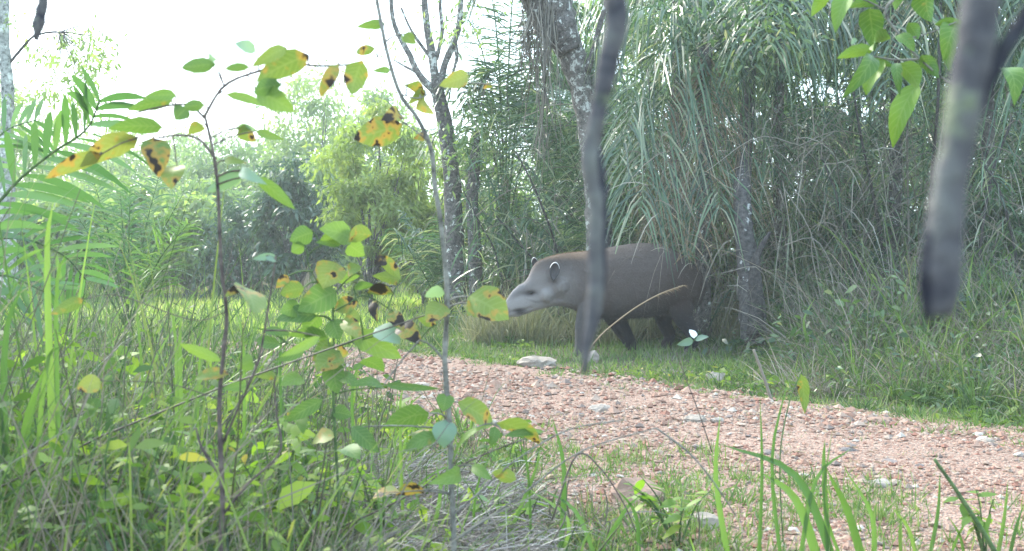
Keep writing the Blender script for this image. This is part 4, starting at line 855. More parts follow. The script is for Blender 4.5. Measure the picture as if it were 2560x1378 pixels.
eyeless = c; l_.new(c, pr.inputs['Base Color'])
bp = nt.nodes.new('ShaderNodeBump'); bp.inputs['Strength'].default_value = .8; bp.inputs['Distance'].default_value = .012
l_.new(noise(nt, 70, 6, .8), bp.inputs['Height']); l_.new(bp.outputs[0], pr.inputs['Normal'])
me.materials.append(mt)
tapir = empty('tapir', base, 'grey-brown tapir walking left out of the thicket with its head lowered', 'animal')
bo = bpy.data.objects.new('body', me); COL.objects.link(bo); bo.parent = tapir; ORG[bo.name] = base
def plain(name, colr, rough=.8, spec=.3):
    m_, n2, l2 = newmat(name); nt2 = m_.node_tree; p2 = n2['Principled BSDF']; p2.inputs['Roughness'].default_value = rough; p2.inputs['Specular IOR Level'].default_value = spec
    cc_ = mixc(nt2, noise(nt2, 80, 3, .6), tuple(x * .75 for x in colr), tuple(x * 1.25 for x in colr)); l2.new(cc_, p2.inputs['Base Color']); return m_
M['earin'] = plain('ear_inside', (.055, .05, .055)); M['earrim'] = plain('ear_rim', (.44, .42, .41)); M['eye'] = plain('eye_dark', (.008, .007, .007), .12, .6); M['hoof'] = plain('hoof_horn', (.05, .045, .045), .5)
M['mane'] = leafmat('mane_hair', [(0, (.10, .05, .03)), (1, (.22, .13, .08))], .1, .7, 0, .2)
def ear(u, v, y, hu, hv, tilt, lab=None):
    c = tp(u, v, y); th = np.linspace(0, 2 * np.pi, 20, endpoint=False); ct, st = math.cos(tilt), math.sin(tilt)
    Vv = []; Ff = []; rings = [(1.0, -.000, 0), (.99, .012, 0), (.82, -.010, 0), (.45, .012, 0), (.0, .022, 0)]
    outer = [(1.0, 0.0), (1.06, .012), (.9, .03), (.5, .045)]
    def ring(s, yy):
        ex = np.cos(th) * hu * s; ez = np.sin(th) * hv * s * np.where(np.sin(th) < 0, 1.15, 1); ex = ex * np.where(np.sin(th) < 0, 1 - .35 * np.abs(np.sin(th)), 1)
        X_ = ex * ct - ez * st; Z_ = ex * st + ez * ct
        return np.column_stack([c[0] + X_, np.full(20, c[1] + yy), c[2] + Z_])
    R_ = [ring(s, yy) for s, yy in [(.0, .024), (.45, .018), (.80, .004), (.93, -.008), (1.0, -.004), (1.05, .010), (.95, .03), (.6, .05), (.1, .055)]]
    Vv = np.concatenate(R_); kk = len(R_); i_ = np.arange(kk - 1)[:, None] * 20; j_ = np.arange(20)[None]
    Ff = np.stack([i_ + j_, i_ + (j_ + 1) % 20, i_ + 20 + (j_ + 1) % 20, i_ + 20 + j_], -1).reshape(-1, 4)
    # rim pale except along the lower third
    mi_ = np.zeros((kk - 1, 20), int); mi_[3:5, 1:9] = 1; mi_[5:, :] = 2
    put('ear', Vv, Ff, [M['earin'], M['earrim'], mt], tapir, midx=mi_.ravel(), label=lab)
ear(1384, 676, -.215, .046, .078, -.12); ear(1338, 659, .03, .030, .058, .25)
sph, sf = stone_shape(1, 3, 1.0); sph = nrm(sph)
cands = co[(np.abs(uu - 1327) < 4) & (np.abs(vv - 731) < 4) & (co[:, 1] < TD)]
ey = cands[:, 1].min() if len(cands) else TD - .2
e0 = tp(1327, 731); e0[1] = ey + .004; put('eye', sph * .014 + e0, sf, M['eye'], tapir)
for fu, fv, fy in [(1438, 893, -.165), (1585, 893, .15), (1700, 893, -.17), (1655, 892, .15)]:
    hb = MB()
    for q in (-1, 0, 1): hb.add(sph * [.034, .024, .028] + tp(fu - 6 + 3 * abs(q), fv - 1, fy + q * .04), sf)
    hb.put('hoof', M['hoof'], tapir)
# short coarse coat lying back along the body
no = np.zeros(len(me.vertices) * 3, np.float32); me.vertices.foreach_get('normal', no); no = no.reshape(-1, 3)
hi = rng.integers(0, len(co), 42000); hi = hi[(no[hi][:, 1] < .35)]
bend = np.where(uu[hi] < 1400, .35, .9)[:, None]
Dh = nrm(no[hi] * rng.uniform(.25, .6, (len(hi), 1)) + np.array([.8, 0, -.55]) * bend + rng.normal(0, .22, (len(hi), 3)))
Lh = np.where(uu[hi] < 1380, .008, .017) * rng.uniform(.6, 1.4, len(hi))
V, F_, var = strips(co[hi] + rng.normal(0, .003, (len(hi), 3)), Dh, Lh, .0034, .1, 1, 'blade')
put('coat', V, F_, mt, tapir, kind='stuff', var=var, extra={k_: np.repeat(np.clip(v_[hi] + rng.normal(0, .22, len(hi)), 0, 1), 4) for k_, v_ in FA.items()})
# short upright mane from forehead to withers
top = []
for q in range(900):
    u = rng.uniform(1336, 1500); k = np.searchsorted([s[0] for s in secs], u); s0, s1 = secs[k - 1], secs[k]; f = (u - s0[0]) / (s1[0] - s0[0]); tv = s0[1] * (1 - f) + s1[1] * f
    top.append(tp(u, tv + 2.5, yo(u) + rng.normal(0, .014)))
top = np.array(top); Dm = nrm(np.column_stack([rng.normal(.75, .2, len(top)), rng.normal(0, .12, len(top)), np.full(len(top), .7)]))
V, F_, var = strips(top, Dm, .028 * rng.uniform(.6, 1.2, len(top)), .004, .1, 2, 'blade'); put('mane', V, F_, M['mane'], tapir, var=var)
tl = MB(); tl.add(*tube([tp(1757, 700), tp(1766, 712), tp(1764, 730)], [.03, .022, .012], 8, 8)); tl.put('tail', mt, tapir)

# ------------------------------------------------------------------ saplings with hand-placed leaves
def leaf(t, D, b, tip, w, mat='lgreen', dd=None, fold=.18, curl=None, name='leaf'):
    A_, B_ = P(b[0], b[1], D), P(tip[0], tip[1], D + (rng.normal(0, .05) if dd is None else dd))
    ax = B_ - A_; L = np.linalg.norm(ax); ax = ax / L
    view = nrm((A_ + B_) / 2 - np.array([0, 0, CH])); S = nrm(np.cross(ax, view)); N_ = np.cross(S, ax)
    roll = rng.normal(0, .45); S2 = S * math.cos(roll) + N_ * math.sin(roll); N2 = np.cross(S2, ax)
    if N2[2] < 0: N2 = -N2
    W = w / FPX * D / 2 / max(.6, math.cos(roll)); curl = rng.uniform(.05, .22) if curl is None else curl
    nu, nv = 8, 5; tt = np.linspace(0, 1, nu); ss = np.linspace(-1, 1, nv)
    wd = np.sin(np.pi * np.clip(tt, .0, 1) ** .72) ** .75; wd[0] = .06; wd[-1] = .02
    V = []
    ph = rng.uniform(0, 6)
    for q, t_ in enumerate(tt):
        c = A_ + ax * L * t_ + N2 * L * curl * math.sin(math.pi * t_) * .9
        for s in ss:
            wav = .05 * math.sin(t_ * 11 + s * 2 + ph) * abs(s)
            V.append(c + S2 * (W * wd[q] * s * (1 + .04 * math.sin(t_ * 23 + ph))) + N2 * (abs(s) * fold * W * wd[q] + wav * W))
    i_ = np.arange(nu - 1)[:, None] * nv; j_ = np.arange(nv - 1)[None]
    F_ = np.stack([i_ + j_, i_ + j_ + 1, i_ + nv + j_ + 1, i_ + nv + j_], -1).reshape(-1, 4)
    return put(name, V, F_, M[mat], t, extra={'rib': np.tile(np.abs(ss), nu), 'along': np.repeat(tt, nv)})
def twig(t, D, path, w0, w1, mat, name='twig', n=24):
    pts = [P(u, v, D if not np.ndim(D) else D[k]) for k, (u, v) in enumerate(path)]
    m_ = MB(); m_.add(*tube(pts, np.linspace(w0, w1, len(pts)) / FPX * np.mean(D) / 2, 7, n, .06)); m_.put(name, M[mat], t)
def petiole_twigs(t, D, leaves, stempts, mat, maxd=260):
    """thin petioles from each leaf base to the nearest point of the stems"""
    SP = []
    for pth in stempts:
        pth = np.array(pth, float)
        for a_, b_ in zip(pth[:-1], pth[1:]):
            for f in np.linspace(0, 1, 12): SP.append(a_ * (1 - f) + b_ * f)
    SP = np.array(SP)
    for L_ in leaves:
        m_ = MB()
        b = np.array(L_[0], float); k_ = np.argmin(np.hypot(SP[:, 0] - b[0], (SP[:, 1] - b[1] - 12))); s_ = SP[k_]
        if np.hypot(*(s_ - b)) > maxd: continue
        mid = (s_ + b) / 2 + [0, -6]
        m_.add(*tube([P(*s_, D), P(*mid, D), P(*b, D)], np.array([5.0, 4.0, 3.4]) / FPX * D / 2, 4, 6, 0, False))
        m_.put('petiole', M[mat], t)
def sapling(label, D, stems, leaves, smat, name='sapling', rootu=None, big=1.0):
    g = GX(rootu or stems[0][0][0][0], D); t = empty(name, g, label, 'sapling')
    for k, (pth, w0, w1) in enumerate(stems):
        if k == 0: pth = [((rootu or pth[0][0]), HOR + (CH - g[2]) / D * FPX)] + list(pth)
        twig(t, D, pth, w0, w1, smat, 'stem' if k == 0 else 'twig', 40 if k == 0 else 18)
    for L_ in leaves: leaf(t, D + (L_[4] if len(L_) > 4 else 0), L_[0], L_[1], L_[2] * big, L_[3])
    petiole_twigs(t, D, leaves, [s[0] for s in stems], smat)
    return t
g_, s_, r_, k_, p_ = 'lgreen', 'lspot', 'lrust', 'lblack', 'lpale'
A_st = [([(552, 1400), (556, 1250), (550, 1100), (549, 990), (561, 860), (566, 780), (552, 650), (545, 480), (533, 380), (512, 290)], 15, 7),
        ([(540, 400), (500, 350), (450, 338), (400, 345)], 8, 5), ([(512, 295), (470, 262), (400, 268), (330, 285)], 7, 4), ([(555, 1290), (620, 1210), (700, 1130), (692, 1040), (686, 960)], 7, 4),
        ([(556, 1110), (600, 1010), (645, 905), (672, 760), (690, 640)], 7, 4), ([(555, 1195), (505, 1120), (490, 1070)], 9, 5)]
A_lv = [((345, 345), (200, 418), 62, s_), ((255, 385), (112, 447), 42, r_), ((405, 318), (268, 322), 44, g_), ((382, 345), (398, 445), 70, r_), ((442, 415), (430, 474), 58, s_),
        ((430, 252), (318, 276), 36, g_), ((440, 238), (360, 243), 30, g_), ((467, 270), (438, 300), 44, g_), ((512, 263), (458, 268), 30, g_), ((506, 312), (470, 338), 34, s_),
        ((540, 160), (452, 170), 40, g_, -.5), ((640, 130), (585, 108), 34, p_, -.5), ((625, 168), (560, 172), 24, g_, -.5), ((522, 145), (545, 150), 30, p_, -.5),
        ((772, 138), (640, 205), 66, s_, -.3), ((715, 118), (628, 168), 36, s_, -.3), ((640, 228), (738, 280), 58, g_, -.3), ((705, 212), (634, 232), 42, g_, -.3), ((845, 160), (800, 245), 36, k_, -.2), ((905, 152), (878, 238), 62, s_, -.2),
        ((565, 236), (668, 268), 24, g_), ((598, 318), (642, 355), 40, s_), ((588, 322), (645, 328), 18, p_), ((640, 328), (712, 350), 22, g_), ((612, 425), (515, 482), 40, p_), ((600, 428), (668, 462), 30, p_), ((640, 442), (738, 524), 34, g_), ((562, 402), (618, 408), 20, s_),
        ((608, 716), (640, 788), 56, s_), ((612, 716), (562, 742), 24, k_), ((206, 748), (126, 786), 34, s_), ((552, 902), (448, 860), 28, g_), ((632, 900), (592, 918), 42, g_), ((572, 934), (488, 948), 30, r_), ((618, 962), (556, 972), 24, g_), ((252, 952), (192, 972), 48, s_),
        ((690, 940), (640, 942), 22, s_), ((800, 842), (700, 892), 24, g_), ((690, 640), (632, 648), 18, p_), ((665, 640), (690, 655), 14, p_)]
# twig carrying the high blurred leaves
A_st += [([(512, 290), (560, 215), (640, 180), (720, 160), (800, 165), (905, 160)], 8, 5), ([(345, 345), (300, 360), (250, 388)], 4, 3), ([(566, 780), (480, 800), (300, 740), (206, 748)], 3, 2), ([(552, 1000), (420, 960), (252, 952)], 3, 2)]
sapling('dark-stemmed sapling with blotched yellowing leaves at the left', 2.35, A_st, A_lv, 'stem')
B_st = [([(1136, 1400), (1128, 1200), (1124, 1060), (1112, 900), (1118, 740), (1102, 560), (1086, 460), (1078, 376), (1044, 296), (1000, 235), (965, 120), (935, -40)], 15, 9),
        ([(1002, 236), (1050, 245), (1100, 215)], 4, 3), ([(1078, 380), (1060, 345), (1000, 300)], 4, 3), ([(965, 120), (935, 150), (900, 155)], 3, 2), ([(1110, 900), (1075, 862), (1050, 850)], 7, 4), ([(1130, 1290), (1200, 1230), (1290, 1150), (1420, 1075), (1560, 1050)], 6, 3),
        ([(1140, 1350), (1300, 1240), (1450, 1130), (1640, 1070)], 6, 3), ([(1640, 1070), (1720, 1130), (1780, 1200), (1840, 1290)], 5, 3), ([(1128, 1160), (1160, 1090), (1210, 1062), (1240, 1062)], 5, 3)]
B_lv = [((1172, 188), (1098, 215), 44, s_), ((1018, 210), (1062, 252), 34, k_), ((1052, 240), (1086, 286), 34, s_), ((1062, 226), (1018, 262), 26, s_), ((1005, 312), (884, 348), 76, r_), ((1002, 286), (952, 302), 40, k_), ((1058, 338), (1034, 346), 26, r_), ((1230, 212), (1208, 222), 16, r_),
        ((962, 60), (890, 68), 26, g_), ((938, 122), (890, 132), 26, s_), ((975, 176), (930, 178), 18, g_), ((1010, 85), (1040, 110), 30, s_), ((1112, 734), (1062, 742), 30, p_), ((1112, 762), (1066, 808), 56, s_), ((1172, 742), (1272, 800), 92, s_), ((1180, 760), (1168, 790), 34, r_),
        ((1072, 1034), (956, 1072), 56, g_), ((1145, 1006), (1234, 1062), 56, s_), ((1240, 1058), (1352, 1112), 46, s_), ((1238, 1066), (1226, 1116), 30, g_), ((1112, 1050), (1110, 1120), 62, p_), ((1116, 984), (1108, 1030), 46, g_), ((960, 962), (1100, 972), 20, g_), ((880, 1068), (948, 1132), 44, g_), ((1096, 1088), (1010, 1130), 38, g_), ((1060, 1100), (1040, 1080), 40, s_),
        ((1230, 1060), (1130, 1160), 16, g_), ((1150, 1180), (1070, 1210), 40, g_), ((1000, 1230), (930, 1250), 50, r_), ((1060, 1225), (990, 1240), 34, r_), ((1260, 1090), (1360, 1080), 20, g_), ((1290, 1200), (1230, 1180), 36, s_), ((1180, 1165), (1230, 1200), 30, g_)]
sapling('tall grey-stemmed sapling with a rusty blotched leaf, standing at the centre left', 2.7, B_st, B_lv, 'stempale')
C_extra = [((1000, 700), (930, 690), 30, 'lspot'), ((700, 860), (640, 850), 26, 'lgreen'), ((905, 900), (960, 930), 30, 'lgreen'), ((870, 680), (905, 668), 26, 'lspot'), ((760, 720), (700, 735), 36, 'lspot'), ((800, 790), (760, 840), 38, 'lgreen'),
           ((860, 800), (905, 850), 34, 'lspot'), ((760, 950), (700, 965), 30, 'lgreen'), ((850, 940), (900, 960), 26, 'lgreen'), ((720, 690), (690, 720), 22, 'lrust'), ((830, 1030), (880, 1040), 30, 'lgreen'), ((838, 1090), (780, 1110), 30, 'lspot'), ((842, 1130), (900, 1150), 32, 'lgreen')]
C_st = [([(842, 1400), (846, 1250), (838, 1100), (832, 960), (834, 860), (832, 760), (828, 700)], 9, 5), ([(832, 780), (870, 760), (915, 740), (1000, 790)], 4, 3), ([(832, 760), (790, 700), (770, 640), (830, 600), (900, 590)], 4, 2),
        ([(834, 870), (900, 850), (1000, 830), (1050, 850)], 4, 3), ([(832, 740), (880, 690), (960, 655)], 4, 2), ([(834, 860), (790, 880), (720, 860)], 3, 2), ([(838, 1050), (790, 1030), (760, 1015)], 3, 2)]
C_lv = [((880, 598), (798, 572), 44, g_), ((876, 575), (800, 600), 26, g_), ((782, 580), (724, 602), 40, g_), ((852, 612), (788, 606), 16, g_), ((930, 588), (872, 600), 32, s_), ((872, 612), (912, 640), 40, g_), ((760, 612), (728, 630), 28, g_),
        ((838, 655), (808, 722), 62, s_), ((815, 690), (792, 718), 26, k_), ((950, 640), (1002, 700), 26, s_), ((965, 650), (935, 662), 24, k_), ((840, 728), (744, 778), 58, g_), ((750, 768), (700, 782), 38, g_), ((895, 756), (836, 774), 34, r_), ((918, 734), (986, 738), 22, k_), ((884, 722), (940, 716), 16, g_), ((934, 752), (944, 804), 20, k_),
        ((975, 780), (1010, 830), 30, k_), ((1000, 812), (1055, 862), 42, k_), ((876, 832), (1004, 896), 48, g_), ((940, 820), (1000, 860), 44, p_), ((660, 826), (730, 838), 18, g_), ((820, 846), (720, 838), 26, g_), ((832, 862), (780, 902), 48, s_), ((850, 880), (790, 930), 52, s_), ((840, 880), (872, 884), 30, r_),
        ((832, 905), (846, 985), 46, g_), ((806, 1000), (708, 1054), 30, g_), ((840, 700), (900, 690), 22, g_), ((790, 790), (690, 800), 36, g_), ((830, 800), (850, 850), 40, g_), ((760, 880), (690, 900), 22, g_), ((960, 970), (870, 965), 20, g_), ((1090, 812), (1040, 790), 24, s_), ((900, 790), (860, 800), 30, s_)]
sapling('bushy sapling with black-tipped yellow and green leaves in the centre left foreground', 3.0, C_st, C_lv + C_extra, 'stemgreen', big=1.25)
# overhanging leafy twig, upper right
g = P(2470, -90, 3.2); t = empty('overhanging_twig', g, 'twig with large glossy green leaves hanging in from the top right', 'twig')
ov = [([(2480, -110), (2300, -40), (2213, 25), (2260, 100), (2300, 148), (2370, 205), (2440, 240)], 9, 4), ([(2300, 148), (2240, 150), (2185, 142)], 6, 4), ([(2213, 25), (2160, 0), (2080, -20)], 5, 3), ([(2370, 205), (2450, 190), (2510, 175)], 5, 3), ([(2300, -40), (2330, 0)], 5, 3), ([(2260, 100), (2330, 80), (2390, 55)], 4, 3)]
for pth, w0, w1 in ov: twig(t, 3.2, pth, w0, w1, 'stempale')
O_lv = [((2075, -14), (2028, 42), 34), ((2128, -20), (2088, 82), 50), ((2236, -30), (2238, 26), 44), ((2172, 22), (2186, 128), 68), ((2320, -30), (2328, 56), 62), ((2270, 58), (2296, 98), 36), ((2226, 96), (2182, 128), 40), ((2184, 124), (2092, 146), 36), ((2178, 138), (2104, 248), 50), ((2212, 152), (2166, 238), 52), ((2246, 160), (2296, 222), 52), ((2240, 158), (2250, 240), 30),
        ((2296, 205), (2232, 370), 60), ((2392, 56), (2358, 152), 66), ((2336, 62), (2430, 70), 24), ((2302, 140), (2348, 196), 38), ((2380, 100), (2372, 180), 30), ((2500, 172), (2536, 264), 52), ((2160, 150), (2240, 170), 20), ((2300, 150), (2348, 178), 26), ((2196, 10), (2120, 20), 30), ((2240, 90), (2286, 130), 34)]
for L_ in O_lv: leaf(t, 3.2 + rng.normal(0, .05), L_[0], L_[1], L_[2] * .9, 'lbig', curl=rng.uniform(.1, .4), fold=.4)
leaf(t, 3.2, (2140, 96), (2128, 112), 12, 'lpale')

# foreground leafy shrubs, low
def lowshrub(label, u, D, v0, spread, nst, nlv, lsz, mat='shrub', pale=.12):
    g = GX(u, D); t = empty('low_shrub', g, label, 'shrub', 'low leafy shrubs in the foreground'); m_ = MB(); top = P(u, v0, D)[2] - g[2]
    for k in range(nst):
        a_ = rng.uniform(0, 6.28); e = g + np.array([math.cos(a_) * spread * rng.uniform(.3, 1), math.sin(a_) * spread * .7, top * rng.uniform(.5, 1.0)])
        mid = (g + e) / 2 + [0, 0, top * .15]; pts, _ = smoothpath([g, mid, e], [1, 1, 1], 12)
        m_.add(*tube(pts, np.linspace(.004, .0015, 12), 5, None))
        for q in range(nlv):
            b = pts[min(11, 4 + int(8 * q / nlv) )]; d = nrm(np.array([rng.normal(), rng.normal() * .7, rng.normal(0, .25)])); L = lsz * rng.uniform(.6, 1.3)
            V, F_, var = strips(b[None], d[None], L, L * .45, .25, 5, 'leaf', side=nrm(np.cross(d, [0, 0, 1]) + rng.normal(0, .35, 3))[None])
            put('leaf', V, F_, M['lpale'] if rng.random() < pale * .4 else M[mat], t, var=var * .2)
    m_.put('stems', M['stemgreen'], t)
lowshrub('leafy shrub with pale-tipped leaves at the far left foreground', 90, 3.1, 1030, .24, 12, 9, .085, pale=.25)
lowshrub('leafy shrub right of the far left foreground shrub', 290, 2.9, 1040, .22, 12, 9, .08, pale=.15)
lowshrub('yellow-green leafy shrub at the base of the dark sapling stem', 600, 3.0, 1200, .18, 11, 8, .07, pale=.1)
lowshrub('leafy shrub under the bushy sapling', 790, 3.2, 1110, .20, 11, 8, .065, pale=.08)
lowshrub('small shrub left of the grey sapling stem', 960, 3.3, 1120, .17, 8, 7, .055, pale=.1)
lowshrub('small leafy shrub right of the grey sapling stem at the bottom', 1250, 3.5, 1190, .16, 7, 6, .055, pale=.08)
lowshrub('low green shrub in front of the reddish rock', 1700, 3.6, 1180, .2, 8, 6, .06, pale=.02)
lowshrub('spindly yellow-green seedling at the bottom right edge', 2470, 3.5, 1165, .12, 6, 6, .06, pale=0)
lowshrub('leafy shrub in the very corner at the bottom left', 400, 2.7, 1240, .18, 10, 8, .08, pale=.2)
lowshrub('leafy shrub right in the lower left corner of the picture', 120, 2.6, 1200, .18, 9, 8, .08, pale=.2)
lowshrub('loose leafy shrub between the dark sapling stem and the bushy sapling', 690, 3.1, 960, .16, 8, 8, .065, pale=.05)
lowshrub('loose leafy shrub left of the dark sapling stem at mid height', 430, 3.2, 930, .16, 7, 7, .06, pale=.05)

# broad grass tufts, each blade a part
def tuftb(label, blades, D, mat='blade', group='broad-bladed grass tufts in the foreground'):
    g = GX(np.mean([b[0][0] for b in blades]), D); t = empty('grass_tuft', g, label, 'grass tuft', group)
    for (b, mid, tip, w) in blades:
        pb = GX(b[0], D) if b[1] is None else P(b[0], b[1], D); pts, _ = smoothpath([pb, P(*mid, D), P(*tip, D)], [1, 1, 1], 9); T_ = nrm(np.gradient(pts, axis=0))
        view = nrm(pts - np.array([0, 0, CH])); S = nrm(np.cross(T_, view)); N_ = np.cross(S, T_); ro = rng.normal(0, .4); S = S * math.cos(ro) + N_ * math.sin(ro)
        wd = np.clip(1 - np.linspace(0, 1, 9) ** 2.5, .03, 1) * .72 * w / FPX * D / 2
        V = np.concatenate([pts - S * wd[:, None], pts + N_ * wd[:, None] * .35, pts + S * wd[:, None]]); q = np.arange(8)
        F_ = np.concatenate([np.stack([q, q + 9, q + 10, q + 1], -1), np.stack([q + 9, q + 18, q + 19, q + 10], -1)]); put('blade', V, F_, M[mat], t)
tuftb('tuft with tall blades crossing in front of the gravel at the right', [((1830, None), (1790, 1200), (1800, 1040), 22), ((1900, None), (1905, 1180), (1900, 990), 14), ((1960, None), (1930, 1150), (1975, 930), 14), ((2100, None), (1990, 1190), (1800, 1110), 30), ((2080, None), (2060, 1180), (2062, 1100), 18), ((2120, None), (2060, 1260), (2080, 1080), 12), ((2170, None), (2120, 1280), (2065, 1170), 36), ((2000, None), (2040, 1200), (2130, 1120), 16), ((2060, None), (1990, 1250), (1900, 1180), 34), ((2190, None), (2180, 1290), (2110, 1170), 20)], 3.35)
tuftb('tuft at the bottom right with narrow upright blades', [((2260, None), (2250, 1330), (2255, 1290), 16), ((2330, None), (2345, 1280), (2350, 1180), 14), ((2380, None), (2400, 1330), (2440, 1270), 14), ((2300, None), (2270, 1320), (2230, 1270), 14), ((2500, None), (2510, 1300), (2520, 1200), 14), ((2530, None), (2540, 1320), (2560, 1260), 14), ((2420, None), (2400, 1340), (2370, 1290), 12)], 3.5)
tuftb('tuft with a tall vivid blade at the left edge in front of the clearing', [((140, None), (118, 700), (132, 505), 26), ((150, None), (140, 780), (165, 630), 20), ((20, None), (10, 900), (60, 700), 26), ((60, None), (110, 950), (160, 860), 18), ((10, None), (-10, 950), (-30, 760), 30), ((0, None), (60, 1100), (110, 920), 40), ((40, None), (20, 1180), (0, 1000), 30)], 2.9)
tuftb('tuft of long blades arching at the bottom left corner', [((60, None), (30, 1250), (20, 1120), 26), ((150, None), (120, 1290), (60, 1180), 30), ((180, None), (260, 1300), (330, 1340), 26), ((160, None), (110, 1200), (60, 1000), 22), ((240, None), (250, 1250), (300, 1160), 18), ((210, None), (200, 1250), (170, 1120), 16), ((330, None), (350, 1180), (300, 1100), 16)], 3.0)
tuftb('tuft of slim blades between the two sapling stems', [((460, None), (450, 900), (455, 780), 16), ((430, None), (440, 860), (400, 720), 14), ((600, None), (610, 900), (585, 760), 12), ((720, None), (700, 900), (730, 780), 12), ((480, None), (500, 900), (530, 800), 12), ((900, None), (880, 1000), (905, 900), 12), ((1010, None), (1000, 1050), (1010, 960), 12), ((380, None), (350, 860), (330, 700), 12)], 3.4)
tuftb('tuft of curved blades right of the grey sapling stem', [((1230, None), (1330, 1200), (1350, 1120), 16), ((1400, None), (1410, 1180), (1380, 1040), 20), ((1330, None), (1320, 1180), (1290, 1080), 12), ((1180, None), (1190, 1230), (1240, 1110), 12), ((1390, None), (1420, 1300), (1300, 1210), 18), ((1500, None), (1440, 1280), (1350, 1220), 18), ((1480, None), (1560, 1280), (1600, 1240), 16), ((1600, None), (1590, 1290), (1540, 1220), 16), ((1060, None), (1100, 1240), (1090, 1160), 16)], 3.4)
tuftb('bright tuft on the bank beside the end of the thick blurred branch', [((2425, 830), (2420, 730), (2435, 620), 12), ((2430, 830), (2440, 740), (2480, 640), 10), ((2300, 880), (2310, 800), (2290, 720), 10), ((2440, 850), (2500, 760), (2540, 700), 8), ((2020, 860), (2010, 800), (2040, 740), 10)], 8.6, 'blade', None)

# dry stalks
def stalk(label, D, path, w0, w1, mat='grass_dry', seed=False, name='dry_stalk', cat='stalk'):
    pts = [P(u, v, D) for u, v in path]; m_ = MB(); m_.add(*tube(pts, np.linspace(w0, w1, len(pts)) / FPX * D / 2, 6, 20, .03), .7)
    V, F_, var, mi = m_.get(); t = empty(name, pts[0], label, cat); put('stem', V, F_, M[mat], t, var=var)
    if seed:
        c, _ = smoothpath(pts, np.ones(len(pts)), 40); pos = c[rng.integers(29, 40, 60)]; d = nrm(nrm(pts[-1] - pts[-2]) * 1.5 + rng.normal(0, .4, (60, 3)))
        V, F_, var = strips(pos, d, .05, .004, .6, 3, 'blade'); put('seed_head', V, F_, M['palm_dry'], t, var=var)
stalk('pinkish dry grass stalk with a feathery head slanting across the animal\'s belly', 8.6, [(1440, 960), (1482, 862), (1560, 790), (1640, 740), (1708, 714)], 4, 3, 'palm_dry', True)
stalk('pale straight stick leaning on the verge right of the animal', 7.3, [(1938, 1030), (1912, 950), (1884, 874)], 9, 7)
stalk('dark slanting twig at the bottom right in front of the gravel', 3.0, [(2520, 1440), (2470, 1350), (2400, 1240), (2336, 1148)], 15, 8, 'stemgreen', name='slanting_twig', cat='twig')
stalk('thin dark twig with a hanging olive leaf in front of the right verge', 3.6, [(1780, 1130), (1750, 1040), (1720, 960), (1690, 880)], 3, 2, 'stem', name='thin_twig', cat='twig')
stalk('bare dark twig arching over the near gravel left of the reddish rock', 3.2, [(1380, 1300), (1440, 1140), (1500, 1170), (1560, 1260), (1590, 1330)], 5, 3, 'stem', name='thin_twig', cat='twig')
stalk('long bare twig rising to the left in front of the dead grass heap', 3.1, [(700, 1390), (850, 1320), (1000, 1250), (1180, 1150), (1330, 1090)], 6, 3, 'stem', name='thin_twig', cat='twig')
t = empty('olive_leaf_shoot', GX(1990, 3.6), 'olive curled leaf hanging from a thin shoot in front of the right verge', 'shoot'); twig(t, 3.6, [(1960, 1400), (1950, 1150), (1975, 1000), (2000, 938)], 4, 3, 'stemgreen', 'stem'); leaf(t, 3.6, (2002, 936), (2012, 1036), 30, 'lspot', curl=.15)
# bright white leaf behind the animal's hind leg, with its green partner
t = empty('white_leaf_shoot', GX(1725, 9.6), 'seedling with one glaring white leaf beside the animal\'s hind leg', 'seedling')
twig(t, 9.6, [(1722, 910), (1726, 870), (1740, 842)], 3, 2, 'stemgreen', 'stem')
M['white'] = plain('white_leaf', (.85, .87, .86), .4)
leaf(t, 9.6, (1735, 846), (1724, 824), 17, 'white'); leaf(t, 9.6, (1732, 850), (1692, 862), 20, 'lpale'); leaf(t, 9.6, (1738, 850), (1772, 842), 14, 'lpale')
g = G(2270, 1040); t = empty('fallen_leaf', g, 'pale fallen leaf standing on edge at the foot of the bank', 'leaf'); leaf(t, g[1], (2265, 1026), (2298, 1050), 20, 'lpale', name='blade')

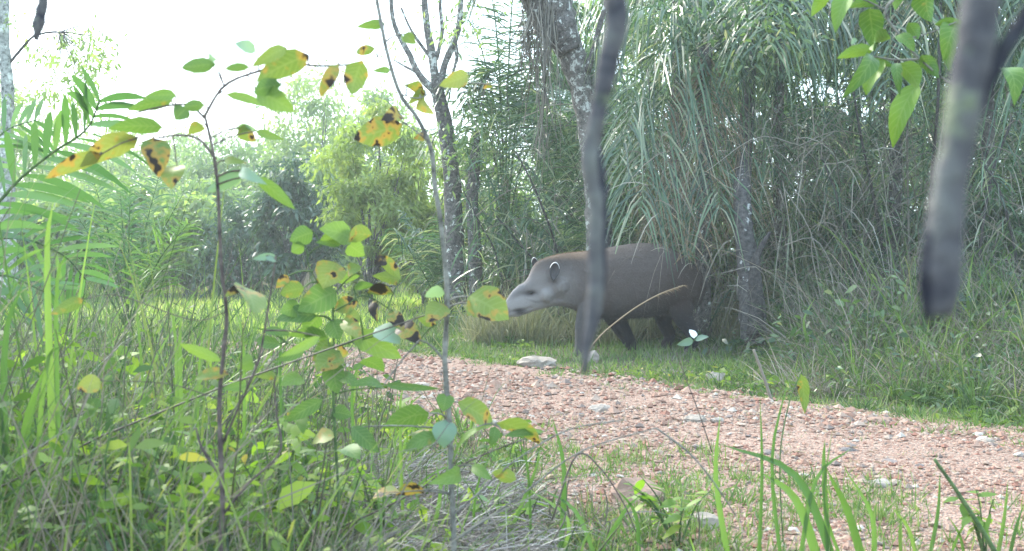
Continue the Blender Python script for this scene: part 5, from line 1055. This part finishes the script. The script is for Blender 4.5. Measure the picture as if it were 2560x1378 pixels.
# ------------------------------------------------------------------ blurred hanging branches close to the lens
def hang(label, D, limbs):
    u0, v0 = limbs[0][0][0]; g = P(u0, v0, D); t = empty('hanging_branch', g, label, 'branch')
    for k, (pth, w) in enumerate(limbs):
        m_ = MB(); m_.add(*tube([P(u, v, D) for u, v in pth], np.array(w) / FPX * D / 2, 12, 50, .05)); m_.put('limb', M['hangdark' if k else 'hang'], t)
hang('thin dark blurred branch hanging down in front of the animal\'s shoulder', .85, [([(1560, -500), (1545, -250), (1535, -60), (1541, 60), (1522, 150), (1502, 250), (1484, 330), (1474, 400), (1490, 500), (1489, 600), (1490, 700), (1482, 790), (1466, 870), (1462, 935)], [66, 62, 58, 58, 52, 46, 42, 46, 40, 42, 42, 36, 26, 14]), ([(1480, 325), (1494, 410), (1508, 510), (1506, 620), (1502, 710), (1486, 800), (1468, 890)], [14, 30, 24, 24, 22, 22, 10])])  # second limb is an added dark strip, painting the branch's shaded right edge
hang('thick pale and dark blurred branch hanging at the right', .55, [([(2560, -600), (2500, -300), (2462, -60), (2440, 100), (2418, 230), (2398, 340), (2382, 420), (2366, 520), (2358, 640), (2354, 730), (2350, 790)], [110, 104, 98, 96, 90, 84, 80, 88, 96, 90, 60]),
     ([(2600, 0), (2545, 70), (2480, 180), (2425, 300), (2400, 370)], [40, 44, 46, 50, 40]), ([(2408, 360), (2374, 450), (2340, 560), (2322, 660), (2316, 740), (2324, 800)], [34, 54, 52, 46, 38, 20])])

# ------------------------------------------------------------------ haze
hz = bpy.data.meshes.new('haze')
x0, x1, y0, y1, z0, z1 = -60, 60, -6, 90, -1.5, 12
V = [(x0, y0, z0), (x1, y0, z0), (x1, y1, z0), (x0, y1, z0), (x0, y0, z1), (x1, y0, z1), (x1, y1, z1), (x0, y1, z1)]
hz.from_pydata(V, [], [(0, 3, 2, 1), (4, 5, 6, 7), (0, 1, 5, 4), (1, 2, 6, 5), (2, 3, 7, 6), (3, 0, 4, 7)])
hm, hn, hl = newmat('haze_air'); hn.remove(hn['Principled BSDF']); pv = hn.new('ShaderNodeVolumePrincipled'); pv.inputs['Density'].default_value = 0.0026; pv.inputs['Color'].default_value = (.88, .96, 1, 1); pv.inputs['Anisotropy'].default_value = .3
hl.new(pv.outputs[0], hn['Material Output'].inputs['Volume']); hz.materials.append(hm)
ho = bpy.data.objects.new('haze', hz); COL.objects.link(ho); ho['kind'] = 'stuff'; ho['label'] = 'pale humid haze filling the air'; ho['category'] = 'haze'
